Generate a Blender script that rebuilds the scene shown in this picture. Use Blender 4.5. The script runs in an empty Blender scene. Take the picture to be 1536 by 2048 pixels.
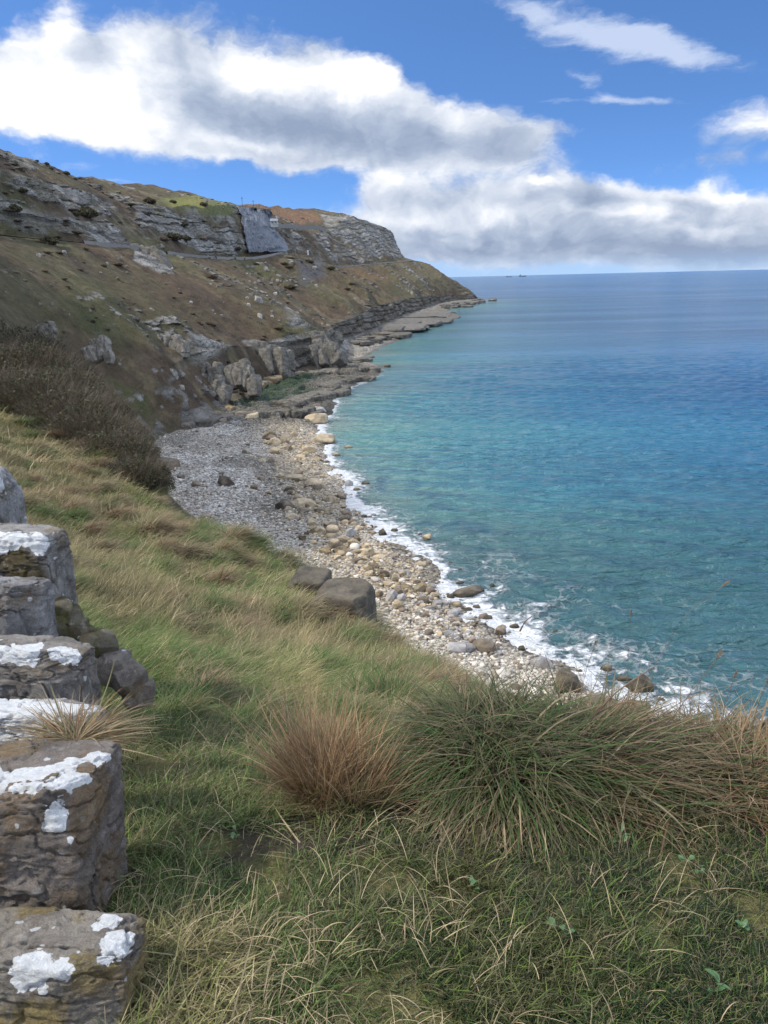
import bpy, math, numpy as np
from mathutils import Vector
rng = np.random.default_rng(7)
SC = bpy.context.scene
COL = SC.collection
# ---------------------------------------------------------------- camera
F_PX, UC, VC = 1538.0, 768.0, 1024.0
CAM_Z = 35.0
PITCH, ROLL = math.radians(16.90), math.radians(1.383)
R0 = np.array([1.0, 0, 0]); U0 = np.array([0, math.sin(PITCH), math.cos(PITCH)])
FW = np.array([0, math.cos(PITCH), -math.sin(PITCH)])
RT = R0*math.cos(ROLL) - U0*math.sin(ROLL)
UP = U0*math.cos(ROLL) + R0*math.sin(ROLL)
CAM = np.array([0, 0, CAM_Z])

def ray(u, v):
    u = np.asarray(u, float); v = np.asarray(v, float)
    return FW + ((u-UC)/F_PX)[..., None]*RT + ((VC-v)/F_PX)[..., None]*UP

def at(u, v, Y):
    """world point of a sight line at forward distance Y"""
    d = ray(u, v)
    return CAM + d*(np.asarray(Y, float)/d[..., 1])[..., None]

def at_z(u, v, z):
    d = ray(u, v)
    return CAM + d*((np.asarray(z, float)-CAM_Z)/d[..., 2])[..., None]

def project(P):
    q = P - CAM
    f = np.maximum(q@FW, 1e-6)
    return UC + F_PX*(q@RT)/f, VC - F_PX*(q@UP)/f

# ---------------------------------------------------------------- noise
def _h(ix, iy, iz, seed):
    n = (ix.astype(np.int64)*374761393 + iy.astype(np.int64)*668265263 + iz.astype(np.int64)*2147483647 + seed*974634777) & 0xffffffff
    n = ((n ^ (n >> 13))*1274126177) & 0xffffffff
    n = ((n ^ (n >> 16))*2246822519) & 0xffffffff
    return ((n ^ (n >> 15)) & 0xffffff)/float(0xffffff)

def vnoise(p, seed=0):
    p = np.asarray(p, float)
    i = np.floor(p).astype(np.int64); f = p - i
    w = f*f*f*(f*(f*6-15)+10)
    r = 0
    for dx in (0, 1):
        wx = w[..., 0] if dx else 1-w[..., 0]
        for dy in (0, 1):
            wy = w[..., 1] if dy else 1-w[..., 1]
            for dz in (0, 1):
                wz = w[..., 2] if dz else 1-w[..., 2]
                r = r + wx*wy*wz*_h(i[..., 0]+dx, i[..., 1]+dy, i[..., 2]+dz, seed)
    return r

def fbm(x, y, z=None, octaves=4, seed=0, gain=0.5, lac=2.03):
    x = np.asarray(x, float); y = np.asarray(y, float)
    z = np.zeros_like(x) if z is None else np.asarray(z, float)
    p = np.stack(np.broadcast_arrays(x, y, z), -1)
    a, s, t = 1.0, 0.0, 0.0
    for k in range(octaves):
        s = s + a*vnoise(p, seed+k*17); t += a
        a *= gain; p = p*lac + 13.7
    return s/t

def sstep(a, b, x):
    t = np.clip((x-a)/(b-a), 0, 1)
    return t*t*(3-2*t)

def mixc(c0, c1, t):
    t = np.asarray(t)[..., None]
    return np.asarray(c0)*(1-t) + np.asarray(c1)*t

def pchip(xs, ys, x):
    xs = np.asarray(xs, float); ys = np.asarray(ys, float); x = np.clip(np.asarray(x, float), xs[0], xs[-1])
    h = np.diff(xs); d = np.diff(ys)/h
    m = np.zeros_like(ys); m[0], m[-1] = d[0], d[-1]
    for i in range(1, len(xs)-1):
        if d[i-1]*d[i] > 0:
            w1 = 2*h[i]+h[i-1]; w2 = h[i]+2*h[i-1]
            m[i] = (w1+w2)/(w1/d[i-1]+w2/d[i])
    k = np.clip(np.searchsorted(xs, x)-1, 0, len(h)-1)
    t = (x-xs[k])/h[k]
    return ((2*t**3-3*t**2+1)*ys[k] + (t**3-2*t**2+t)*h[k]*m[k] + (-2*t**3+3*t**2)*ys[k+1] + (t**3-t**2)*h[k]*m[k+1])

def in_poly(u, v, poly, soft=6.0):
    """soft 0..1 membership of points in a polygon"""
    P = np.asarray(poly, float); inside = np.zeros(u.shape, bool); dmin = np.full(u.shape, 1e9)
    n = len(P)
    for i in range(n):
        a, b = P[i], P[(i+1) % n]
        cond = ((a[1] > v) != (b[1] > v))
        with np.errstate(divide='ignore', invalid='ignore'):
            xi = (b[0]-a[0])*(v-a[1])/(b[1]-a[1]+1e-12)+a[0]
        inside ^= cond & (u < xi)
        ab = b-a; t = np.clip(((u-a[0])*ab[0]+(v-a[1])*ab[1])/(ab@ab), 0, 1)
        dmin = np.minimum(dmin, np.hypot(u-a[0]-t*ab[0], v-a[1]-t*ab[1]))
    sd = np.where(inside, dmin, -dmin)
    return sstep(-soft, soft, sd)

# ---------------------------------------------------------------- mesh helpers
def make_mesh(name, V, Fc, cols=None, attrs=None, smooth=True):
    me = bpy.data.meshes.new(name)
    V = np.ascontiguousarray(V, np.float32)
    Fl = Fc if isinstance(Fc, list) else [Fc]
    Fl = [np.asarray(f, np.int32) for f in Fl if len(f)]
    me.vertices.add(len(V)); me.vertices.foreach_set('co', V.ravel())
    loops = np.concatenate([f.ravel() for f in Fl]); tot = np.concatenate([np.full(len(f), f.shape[1], np.int32) for f in Fl])
    me.loops.add(len(loops)); me.loops.foreach_set('vertex_index', loops)
    me.polygons.add(len(tot))
    st = np.zeros(len(tot), np.int32); st[1:] = np.cumsum(tot)[:-1]
    me.polygons.foreach_set('loop_start', st); me.polygons.foreach_set('loop_total', tot)
    me.polygons.foreach_set('use_smooth', np.full(len(tot), smooth, bool))
    if cols is not None:
        a = me.attributes.new('Col', 'FLOAT_COLOR', 'POINT')
        c = np.ones((len(V), 4), np.float32); c[:, :3] = cols
        a.data.foreach_set('color', c.ravel())
    for k, val in (attrs or {}).items():
        a = me.attributes.new(k, 'FLOAT', 'POINT'); a.data.foreach_set('value', np.ascontiguousarray(val, np.float32))
    me.update(calc_edges=True)
    return me

def add(name, me, mat=None, parent=None, label=None, cat=None, group=None, kind=None, loc=None):
    o = bpy.data.objects.new(name, me); COL.objects.link(o)
    if mat and me is not None and not me.materials: me.materials.append(mat)
    if parent: o.parent = parent
    if label: o['label'] = label
    if cat: o['category'] = cat
    if group: o['group'] = group
    if kind: o['kind'] = kind
    if loc is not None: o.location = loc
    return o

def grid_faces(nr, nc, flip=False):
    i = np.arange(nr*nc).reshape(nr, nc)
    f = np.stack([i[:-1, :-1], i[:-1, 1:], i[1:, 1:], i[1:, :-1]], -1).reshape(-1, 4)
    return f[:, ::-1] if flip else f

def join(parts):
    """parts: list of (V, F) or (V, F, C) -> one"""
    V, Fq, C, n = [], {}, [], 0
    for p in parts:
        V.append(p[0]); 
        for f in (p[1] if isinstance(p[1], list) else [p[1]]):
            Fq.setdefault(f.shape[1], []).append(f+n)
        if len(p) > 2: C.append(p[2])
        n += len(p[0])
    return np.concatenate(V), [np.concatenate(x) for x in Fq.values()], (np.concatenate(C) if C else None)

def tube(pts, rad, sides=6):
    pts = np.asarray(pts, float); n = len(pts); rad = np.broadcast_to(rad, n)
    T = np.gradient(pts, axis=0); T /= np.linalg.norm(T, axis=1)[:, None]+1e-9
    a = np.where(np.abs(T[:, 2:3]) > .9, [[1., 0, 0]], [[0, 0, 1.]])
    B = np.cross(T, a); B /= np.linalg.norm(B, axis=1)[:, None]; N = np.cross(B, T)
    ang = np.arange(sides)*2*math.pi/sides
    V = pts[:, None]+rad[:, None, None]*(np.cos(ang)[None, :, None]*B[:, None]+np.sin(ang)[None, :, None]*N[:, None])
    i = np.arange(n*sides).reshape(n, sides); j = np.roll(i, -1, 1)
    f = np.stack([i[:-1], j[:-1], j[1:], i[1:]], -1).reshape(-1, 4)
    return V.reshape(-1, 3), f

def box(c, s):
    c = np.asarray(c, float); s = np.asarray(s, float)/2
    V = c + s*np.array([[x, y, z] for x in (-1, 1) for y in (-1, 1) for z in (-1, 1)])
    f = np.array([[0, 1, 3, 2], [4, 6, 7, 5], [0, 4, 5, 1], [2, 3, 7, 6], [0, 2, 6, 4], [1, 5, 7, 3]])
    return V, f

def cube_sphere(n):
    """unit cube surface grid with shared seams welded"""
    t = np.linspace(-1, 1, n)
    A, B = np.meshgrid(t, t, indexing='ij'); one = np.ones_like(A)
    sides = [(A, B, one), (B, A, -one), (one, A, B), (-one, B, A), (B, one, A), (A, -one, B)]
    V, Fc = [], []
    for k, s in enumerate(sides):
        V.append(np.stack(s, -1).reshape(-1, 3)); Fc.append(grid_faces(n, n)+k*n*n)
    V = np.concatenate(V); Fc = np.concatenate(Fc)
    key = np.round(V*1e5).astype(np.int64)
    _, idx, inv = np.unique(key, axis=0, return_index=True, return_inverse=True)
    return V[idx], inv.reshape(-1)[Fc]
_CS = {}
def rock_shape(n, seed, dims=(1, 1, 1), power=3.0, cuts=10, cut=(.62, .95), rough=.05, fine=3.0):
    """boulder: rounded block, planar fracture faces, rough skin. Unit-ish size times dims (half extents)."""
    if n not in _CS: _CS[n] = cube_sphere(n)
    V, Fc = _CS[n]; V = V.copy()
    r = np.random.default_rng(seed)
    L = (np.abs(V)**power).sum(1)**(1/power); V = V/L[:, None]
    for k in range(cuts):
        d = r.normal(size=3); d /= np.linalg.norm(d)
        h = r.uniform(*cut)*(np.abs(d)**(power/(power-1))).sum()**((power-1)/power)
        e = V@d-h
        V -= np.where(e > 0, e, 0)[:, None]*d*.96
    nn = fbm(V[:, 0]*fine+seed, V[:, 1]*fine, V[:, 2]*fine, 5, seed)-.5
    nb = fbm(V[:, 0]*1.1, V[:, 1]*1.1+seed, V[:, 2]*1.1, 2, seed+5)-.5
    V = V*(1+nn*rough*2+nb*rough*2.5)[:, None]
    return V*np.asarray(dims), Fc

def rotz(V, a):
    c, s = math.cos(a), math.sin(a)
    return np.stack([V[:, 0]*c-V[:, 1]*s, V[:, 0]*s+V[:, 1]*c, V[:, 2]], -1)
def roty(V, a):
    c, s = math.cos(a), math.sin(a)
    return np.stack([V[:, 0]*c+V[:, 2]*s, V[:, 1], -V[:, 0]*s+V[:, 2]*c], -1)
def rotx(V, a):
    c, s = math.cos(a), math.sin(a)
    return np.stack([V[:, 0], V[:, 1]*c-V[:, 2]*s, V[:, 1]*s+V[:, 2]*c], -1)

# ---------------------------------------------------------------- node helpers
class NT:
    def __init__(s, tree): s.t = tree; s.n = tree.nodes; s.l = tree.links
    def node(s, typ, ins=None, **props):
        nd = s.n.new(typ)
        for k, v in props.items(): setattr(nd, k, v)
        for k, v in (ins or {}).items():
            if isinstance(v, bpy.types.NodeSocket): s.l.new(v, nd.inputs[k])
            else: nd.inputs[k].default_value = v
        return nd
    def math(s, op, a, b=0.0, c=0.0, clamp=False):
        return s.node('ShaderNodeMath', {0: a, 1: b, 2: c}, operation=op, use_clamp=clamp).outputs[0]
    def vmath(s, op, a, b=(0, 0, 0)):
        nd = s.node('ShaderNodeVectorMath', {0: a, 1: b}, operation=op)
        return nd.outputs['Value'] if op in ('LENGTH', 'DOT_PRODUCT', 'DISTANCE') else nd.outputs[0]
    def mix(s, fac, a, b, mode='MIX'):
        nd = s.node('ShaderNodeMix', data_type='RGBA', blend_type=mode)
        for k, v in ((0, fac), (6, a), (7, b)):
            if isinstance(v, bpy.types.NodeSocket): s.l.new(v, nd.inputs[k])
            else: nd.inputs[k].default_value = v if k == 0 else (*v, 1)
        return nd.outputs[2]
    def noise(s, vec, scale, detail=4, rough=.55, dist=0.0):
        i = {'Scale': scale, 'Detail': detail, 'Roughness': rough, 'Distortion': dist}
        if vec is not None: i['Vector'] = vec
        return s.node('ShaderNodeTexNoise', i).outputs[0]
    def step(s, x, a, b):
        nd = s.node('ShaderNodeMapRange', {0: x, 1: a, 2: b, 3: 0.0, 4: 1.0}, interpolation_type='SMOOTHSTEP')
        return nd.outputs[0]
    def mapv(s, vec, scale=(1, 1, 1), loc=(0, 0, 0), rot=(0, 0, 0)):
        return s.node('ShaderNodeMapping', {'Vector': vec, 'Location': loc, 'Rotation': rot, 'Scale': scale}).outputs[0]
    def attr(s, name):
        return s.node('ShaderNodeAttribute', attribute_name=name)
    def bump(s, h, strength=.5, dist=.1):
        return s.node('ShaderNodeBump', {'Height': h, 'Strength': strength, 'Distance': dist}).outputs[0]

def new_mat(name):
    m = bpy.data.materials.new(name); m.use_nodes = True
    m.node_tree.nodes.clear()
    n = NT(m.node_tree)
    out = n.node('ShaderNodeOutputMaterial')
    return m, n, out

def principled(n, out, **ins):
    b = n.node('ShaderNodeBsdfPrincipled', {k.replace('_', ' '): v for k, v in ins.items()})
    n.l.new(b.outputs[0], out.inputs[0]); return b
# ================================================================ shoreline
SHORE_PX = [(1560, 1560), (1480, 1535), (1400, 1490), (1310, 1440), (1240, 1405), (1165, 1372), (1100, 1335), (1030, 1290), (960, 1240),
            (900, 1195), (850, 1150), (800, 1112), (760, 1070), (725, 1030), (705, 1000), (690, 965), (668, 930), (650, 905),
            (640, 880), (635, 858), (650, 835), (662, 800), (690, 774), (712, 766), (742, 752), (754, 740), (728, 712), (745, 702), (790, 684),
            (818, 664), (835, 650), (860, 636), (882, 627), (905, 617), (940, 611), (972, 601)]
_s = at_z(np.array([p[0] for p in SHORE_PX]), np.array([p[1] for p in SHORE_PX]), 0.0)[:, :2]
_s = _s[np.argsort(_s[:, 1])]
_s = np.concatenate([[[80., -60.]], [[52., 15.]], _s, [[_s[-1, 0]-25, _s[-1, 1]+40], [-160., _s[-1, 1]+170]]])
def shoreX(Y): return np.interp(Y, _s[:, 1], _s[:, 0])
_yy = np.concatenate([np.linspace(-60, 60, 60), np.exp(np.linspace(math.log(60.5), math.log(_s[-1, 1]), 420))])
_xx = shoreX(_yy) + (fbm(_yy/(3+_yy*.02), _yy*0, octaves=3, seed=3)-.5)*(3+np.abs(_yy)*.012)
SHX = _xx.copy()
def shore_wiggle(Y): return np.interp(Y, _yy, SHX)
def shore_dist(X, Y):
    """signed distance to the waterline: + inland, - out at sea"""
    sh = X.shape; X = X.ravel(); Y = Y.ravel(); d = np.full(X.shape, 1e9)
    for k in range(len(_yy)-1):
        ax, ay, bx, by = SHX[k], _yy[k], SHX[k+1], _yy[k+1]
        L2 = (bx-ax)**2+(by-ay)**2
        t = np.clip(((X-ax)*(bx-ax)+(Y-ay)*(by-ay))/L2, 0, 1)
        np.minimum(d, (X-ax-t*(bx-ax))**2+(Y-ay-t*(by-ay))**2, out=d)
    d = np.sqrt(d)
    return np.where(X < np.interp(Y, _yy, SHX), d, -d).reshape(sh)
def beach_base(sd):
    return np.where(sd > 0, 3.6*(1-np.exp(-np.maximum(sd, 0)/24.0)), np.maximum(.075*sd, -6))
def beach_z(X, Y):
    return beach_base(shore_dist(np.asarray(X, float), np.asarray(Y, float)))
def beach_at(u, v):
    """point of the beach (or shallow water surface) on a sight line"""
    u = np.atleast_1d(np.asarray(u, float)); v = np.atleast_1d(np.asarray(v, float)); z = np.zeros(len(u))
    for _ in range(6):
        P = at_z(u, v, z); z = np.maximum(beach_z(P[:, 0], P[:, 1]), -.15)
    return P

# ================================================================ far coast: cross sections F1..F8 (pixels 'at' a distance, or world X,Z)
W = lambda x, z: ('w', x, z)
ST = {
 -80: [W(-6, 32.5), W(-6.1, 32.8), W(-6.3, 33.2), W(-7, 33.6), W(-13, 33.6), W(-14, 34), W(-38, 48), W(-84, 72)],
  -6: [W(-6, 32.3), W(-6.1, 32.8), W(-6.3, 33.3), W(-7, 33.6), W(-13, 33.6), W(-14, 34), W(-38, 48), W(-84, 72)],
   1: [W(-6, 32.3), W(-6.1, 32.8), W(-6.3, 33.3), W(-7, 33.6), W(-13, 33.6), W(-14, 34), W(-38, 48), W(-84, 72)],
   4: [W(-6, 32.2), W(-6.2, 32.7), W(-6.6, 33.2), W(-7.5, 33.6), W(-13.4, 33.7), W(-14.4, 34.1), W(-38, 48), W(-84, 72)],
  20: [W(-13, 28.5), W(-13.2, 29), W(-14, 31), W(-18, 36.), W(-24, 36.), W(-25, 36.5), W(-50, 56), W(-95, 80)],
  40: [W(-25, 25), W(-25.5, 25.5), W(-29, 29), W(-46, 42), W(-52, 42), W(-53, 42.5), W(-74, 62), W(-115, 90)],
  62: [W(-31, 22), W(-31.5, 22.5), W(-35, 26), W(-66, 46), W(-72, 46), W(-73, 46.5), W(-92, 74), W(-135, 122)],
  76: [W(-27, 5), W(-30, 10), W(-41, 26), W(-76, 48), W(-82, 48), W(-83, 48.5), W(-100, 84), W(-135, 146)],  # crest out of view raised from here, shaped to shade the upper beach
  92: [W(-24, 3), W(-28, 8), W(-47, 27.5), W(-83, 49), W(-89, 49), W(-90, 49.5), W(-104, 86), W(-132, 146)],
 130: [(290, 945), (235, 880), (0, 655), (-300, 400), (-350, 398), (-360, 385), W(-108, 84), W(-142, 138)],
 165: [(290, 862), (245, 812), (60, 635), (-180, 428), (-220, 427), (-228, 418), W(-116, 82), W(-152, 140)],
 190: [(420, 826), (322, 735), (170, 610), (-100, 447), (-135, 446), (-143, 438), W(-126, 78), W(-160, 106)],
 230: [(470, 784), (425, 697), (262, 598), (0, 471), (-28, 470), (-34, 462), (-110, 330), (-280, 205)],
 270: [(557, 748), (505, 690), (372, 595), (170, 487), (148, 486), (138, 478), (20, 345), (-120, 235)],
 310: [(655, 722), (638, 672), (480, 590), (270, 498), (250, 497), (243, 488), (110, 362), (0, 297)],
 400: [(682, 682), (662, 652), (545, 588), (390, 514), (374, 512), (368, 505), (262, 408), (160, 353)],
 500: [(738, 658), (722, 625), (625, 575), (500, 517), (488, 516), (483, 507), (428, 412), (215, 362)],
 570: [(770, 645), (752, 612), (675, 560), (580, 505), (569, 504), (563, 497), (482, 416), (300, 372)],
 670: [(795, 633), (780, 605), (708, 560), (622, 512), (613, 511), (606, 505), (556, 447), (400, 392)],
 760: [(820, 625), (806, 600), (752, 562), (674, 533), (666, 532), (661, 527), (612, 465), (480, 408)],
 900: [(855, 614), (843, 592), (800, 560), (735, 530), (729, 529), (724, 524), (655, 462), (560, 416)],
 1050: [(895, 610), (884, 592), (855, 558), (800, 524), (794, 523), (786, 516), (705, 436), (620, 421)],
 1150: [(932, 606), (922, 590), (890, 555), (832, 522), (826, 521), (806, 514), (757, 450), (640, 424)],
 1215: [(960, 603), (946, 586), (914, 562), (852, 530), (842, 528), (801, 514), (785, 472), (700, 432)],
 1290: [W(120, 0), W(110, 3), W(85, 10), W(40, 25), W(30, 26), W(20, 30), W(0, 60), W(-60, 90)],
 1420: [W(20, -2), W(10, -1), W(-20, 5), W(-60, 10), W(-70, 12), W(-80, 14), W(-100, 20), W(-160, 30)],
}
SY = sorted(ST)
_FX, _FZ = np.zeros((len(SY), 8)), np.zeros((len(SY), 8))
for i, y in enumerate(SY):
    for j, f in enumerate(ST[y]):
        if f[0] == 'w': _FX[i, j], _FZ[i, j] = f[1], f[2]
        else:
            p = at(f[0], f[1], y); _FX[i, j], _FZ[i, j] = p[0], p[2]
_q = np.log(np.array(SY)+100.0)
def coast_feats(Y):
    q = np.log(np.asarray(Y)+100.0)
    return (np.stack([pchip(_q, _FX[:, j], q) for j in range(8)], -1), np.stack([pchip(_q, _FZ[:, j], q) for j in range(8)], -1))

# rock faces, fields and patches of the slope, outlined where they show
ROCKY = [
 ([(28, 352), (120, 368), (200, 392), (222, 432), (160, 428), (70, 400), (0, 372)], 1.0),
 ([(76, 436), (215, 440), (262, 482), (205, 486), (120, 466)], 1.0),
 ([(262, 402), (330, 418), (440, 450), (492, 470), (497, 508), (400, 508), (350, 482), (270, 450)], .85),
 ([(640, 428), (745, 438), (795, 470), (803, 516), (735, 512), (680, 470), (655, 455)], 1.0),
 ([(655, 500), (715, 505), (712, 530), (640, 528)], .6),
 ([(0, 300), (60, 300), (110, 330), (60, 345), (0, 330)], .6),
 ([(268, 500), (320, 505), (350, 545), (320, 550), (262, 520)], .8),
 ([(55, 630), (235, 640), (240, 715), (150, 735), (60, 680)], .22),
 ([(300, 690), (380, 672), (480, 690), (505, 740), (480, 800), (285, 815)], .42),
 ([(480, 680), (560, 672), (690, 655), (700, 720), (540, 745)], .6),
 ([(590, 690), (840, 598), (975, 590), (980, 610), (850, 632), (690, 720)], .9),
 ([(595, 520), (650, 525), (655, 565), (600, 570)], .45),
 ([(560, 615), (640, 640), (620, 672), (560, 660)], .45),
]
def hill_colour(u, v, X, Y, Z, F):
    """albedo of the hillside: bracken, turf, heather, bare limestone"""
    a = .57*X+.82*Y; b = .82*X-.57*Y
    n1 = fbm(a/22, b/70, Z/30, 4, 11); n2 = fbm(a/7, b/26, Z/14, 4, 23); n3 = fbm(X/3.0, Y/4.0, Z/3.0, 3, 31); n4 = fbm(X/60, Y/70, Z/40, 3, 41)
    brown = np.array([.160, .116, .076]); olive = np.array([.150, .128, .078]); green = np.array([.135, .140, .062])
    heath = np.array([.115, .088, .066]); straw = np.array([.30, .25, .15]); rust = np.array([.24, .14, .085])
    c = mixc(brown, olive, sstep(.44, .58, n1))
    c = mixc(c, heath, sstep(.5, .62, n2)*.85)
    c = mixc(c, straw, sstep(.60, .72, fbm(a/5, b/34, Z/12, 4, 57))*.5)
    c = mixc(c, green, sstep(.58, .72, n4)*.5)
    c = c*(.55+.9*n3)[..., None]
    P = lambda poly, soft=6: in_poly(u, v, poly, soft)
    w = np.clip(.55+.9*(n2-.5)*3, 0, 1)
    c = mixc(c, green*1.5, P([(312, 402), (330, 392), (430, 398), (480, 410), (478, 425), (440, 440), (400, 432), (350, 415)], 5)*.95)
    c = mixc(c, (.27, .26, .09), P([(330, 396), (400, 394), (412, 412), (395, 426), (340, 410)], 4)*.9)
    c = mixc(c, rust*1.25, P([(490, 412), (620, 424), (650, 440), (600, 452), (540, 434)], 5)*.8)
    c = mixc(c, heath*.9, P([(530, 428), (600, 448), (620, 470), (560, 470)], 6)*.7)
    c = mixc(c, rust, P([(690, 540), (770, 545), (790, 580), (740, 570)], 8)*w*.7)
    c = mixc(c, olive*1.2, P([(740, 520), (840, 520), (940, 580), (880, 580), (800, 555)], 8)*.7)
    c = mixc(c, green*1.1, P([(555, 650), (600, 645), (650, 672), (620, 690), (560, 690)], 8)*.9)
    c = mixc(c, green*.95, P([(0, 490), (60, 520), (260, 640), (250, 690), (120, 640), (0, 570)], 25)*w*.75)
    c = mixc(c, straw*1.15, P([(0, 466), (60, 474), (150, 488), (180, 500), (60, 486), (0, 478)], 4)*sstep(.4, .55, n3)*.8)
    c = mixc(c, green*1.05, P([(215, 740), (290, 790), (300, 830), (260, 820)], 8)*.9)
    c = mixc(c, brown*.95, P([(200, 560), (420, 560), (620, 680), (480, 690), (280, 640)], 25)*.5)
    return c*.76
def rock_mask(u, v, X, Y, Z, seg, t):
    n = fbm(X/16, Y/24, Z/9, 4, 71); m = np.zeros(u.shape)
    for poly, wgt in ROCKY: m = np.maximum(m, in_poly(u, v, poly, 9)*wgt)
    m = np.maximum(m, np.where(seg == 6, .52, 0)*sstep(100, 200, Y))
    m = np.maximum(m, np.where(seg == 1, .8, 0)*sstep(240, 300, Y))
    m = np.maximum(m, np.where((seg == 6) & (Y < 110), .5, 0))
    out = sstep(.46, .60, n*.55+m*.55-.04)
    # stones showing through the turf
    sp = fbm(X/2.4, Y/3.4, Z/2.2, 3, 83)*.5+fbm(X/30, Y/36, Z/30, 2, 89)*.5
    return np.maximum(out, sstep(.635, .67, sp)*.9)

def build_hillside():
    Ys = np.concatenate([np.linspace(-80, 60, 141), np.exp(np.linspace(math.log(62), math.log(1420), 760))])
    FX, FZ = coast_feats(Ys)
    sx = shore_wiggle(np.clip(Ys, -60, _yy[-1]))
    # start under the beach, end far behind the crest
    X0 = np.where(Ys > 85, np.minimum(FX[:, 0]+9, sx+6), FX[:, 0]+1.0); Z0 = np.where(Ys > 85, -1.2, FZ[:, 0]-2)
    BX = FX[:, 7]-np.maximum(120, Ys*.45); BZ = FZ[:, 7]-4
    XX = np.concatenate([X0[:, None], FX, BX[:, None]], 1); ZZ = np.concatenate([Z0[:, None], FZ, BZ[:, None]], 1)
    cnt = [10, 46, 84, 84, 5, 5, 120, 56, 24]
    xs, zs, segs, ts = [], [], [], []
    for s, c in enumerate(cnt):
        t = np.arange(c)/c
        xs.append(XX[:, s:s+1]*(1-t)+XX[:, s+1:s+2]*t); zs.append(ZZ[:, s:s+1]*(1-t)+ZZ[:, s+1:s+2]*t)
        segs.append(np.full(c, s)); ts.append(t)
    X = np.concatenate(xs, 1); Z = np.concatenate(zs, 1); seg = np.broadcast_to(np.concatenate(segs), X.shape); t = np.broadcast_to(np.concatenate(ts), X.shape)
    Y = np.broadcast_to(Ys[:, None], X.shape).copy()
    P = np.stack([X, Y, Z], -1); u, v = project(P)
    rk = rock_mask(u, v, X, Y, Z, seg, t)
    c = hill_colour(u, v, X, Y, Z, seg)
    # relief: gullies down the fall line, hummocks, bedded ledges on rock
    a = .57*X+.82*Y; b = .82*X-.57*Y
    env = np.clip(np.minimum((seg == 2)*np.minimum(1, t*4)+(seg == 3)*np.minimum(1, (1-t)*3)+(seg == 7)*.5+(seg == 8)*.5+(seg == 6)*.5, 1), 0, 1)
    A = np.clip(Y/330, .25, 1.6)
    dz = env*A*((fbm(a/34, b/120, octaves=3, seed=5)-.5)*9+(fbm(a/10, b/42, octaves=3, seed=6)-.5)*3.4)
    dz += np.where(seg > 0, 1, 0)*np.where((seg == 4) | (seg == 5), 0, 1)*((fbm(X/4, Y/6, Z/4, 4, 8)-.5)*1.5*np.clip(A, .3, 1.2))
    bed = Z*1.0+X*.04+(fbm(X/60, Y/90, octaves=2, seed=15)-.5)*7+(fbm(Z/7, Y/120, octaves=3, seed=16)-.5)*7
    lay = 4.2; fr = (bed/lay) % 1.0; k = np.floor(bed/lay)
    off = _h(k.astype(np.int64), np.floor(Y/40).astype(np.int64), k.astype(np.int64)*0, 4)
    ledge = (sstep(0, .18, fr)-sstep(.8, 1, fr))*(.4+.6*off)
    joints = fbm(Y/5.0, Z/14, X/30, 4, 19)-.5
    crack = np.abs(fbm(Y/8.0, Z/40, X/40, 3, 29)-.5)
    dx = rk*np.clip(A, .4, 1.3)*(ledge*1.7*(.3+.9*fbm(Y/25, Z/5, X/25, 2, 18))+joints*4.5+(fbm(Y/2.2, Z/2.0, X/4, 3, 20)-.5)*2.0-sstep(.06, 0, crack)*1.4)
    dx += np.where(seg == 1, 1, 0)*(fbm(Y/12, Z/6, X/12, 3, 33)-.5)*5*np.clip(A, .4, 1.2)
    X = X+dx; Z = Z+dz
    # limestone tint: pale faces, dark bedding planes and damp streaks
    tint = fbm(X/9, Y/12, Z/6, 3, 44)
    rc = mixc((.25, .238, .218), (.40, .385, .355), sstep(.35, .65, tint))
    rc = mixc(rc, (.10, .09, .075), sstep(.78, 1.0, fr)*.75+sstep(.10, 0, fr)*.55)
    rc = mixc(rc, (.13, .125, .12), sstep(.55, .66, fbm(Y/3.2, Z/30, X/20, 3, 45))*.6)
    rc = mixc(rc, (.19, .165, .10), sstep(.52, .7, fbm(X/14, Y/14, Z/10, 3, 46))*.5)
    low = (seg == 1)
    rc = np.where((low & (Y > 235))[..., None], rc*mixc((.62, .60, .56), (.34, .33, .32), sstep(5, 1.5, Z)), rc)
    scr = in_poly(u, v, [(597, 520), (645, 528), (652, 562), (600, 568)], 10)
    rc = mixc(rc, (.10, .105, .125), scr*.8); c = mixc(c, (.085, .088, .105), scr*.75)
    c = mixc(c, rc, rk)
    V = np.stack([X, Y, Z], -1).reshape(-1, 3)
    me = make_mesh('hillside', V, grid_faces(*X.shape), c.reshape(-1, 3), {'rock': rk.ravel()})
    m, n, out = new_mat('turf_and_limestone')
    co = n.node('ShaderNodeTexCoord').outputs['Object']
    base = n.attr('Col').outputs['Color']; rk_ = n.attr('rock').outputs['Fac']
    f1 = n.noise(n.mapv(co, (1, 1, 1)), .55, 6, .65); f2 = n.noise(co, 2.2, 5, .7)
    k1 = n.math('ADD', n.math('MULTIPLY', f1, 1.3), n.math('MULTIPLY', f2, .9))
    k1 = n.math('SUBTRACT', k1, .10)
    sc = n.node('ShaderNodeCombineXYZ', {0: k1, 1: k1, 2: k1}).outputs[0]
    colr = n.mix(1.0, base, sc, 'MULTIPLY')
    h = n.math('ADD', n.math('MULTIPLY', f1, .8), n.math('MULTIPLY', f2, .5))
    vor = n.node('ShaderNodeTexVoronoi', {'Vector': n.mapv(co, (.35, .35, .8)), 'Scale': 1.0}, feature='DISTANCE_TO_EDGE').outputs[0]
    h = n.math('ADD', h, n.math('MULTIPLY', n.math('MULTIPLY', n.step(vor, 0, .12), rk_), .5))
    bp = n.bump(h, 1.0, 1.6)
    principled(n, out, Base_Color=colr, Roughness=.95, Normal=bp, Specular_IOR_Level=.15)
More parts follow.
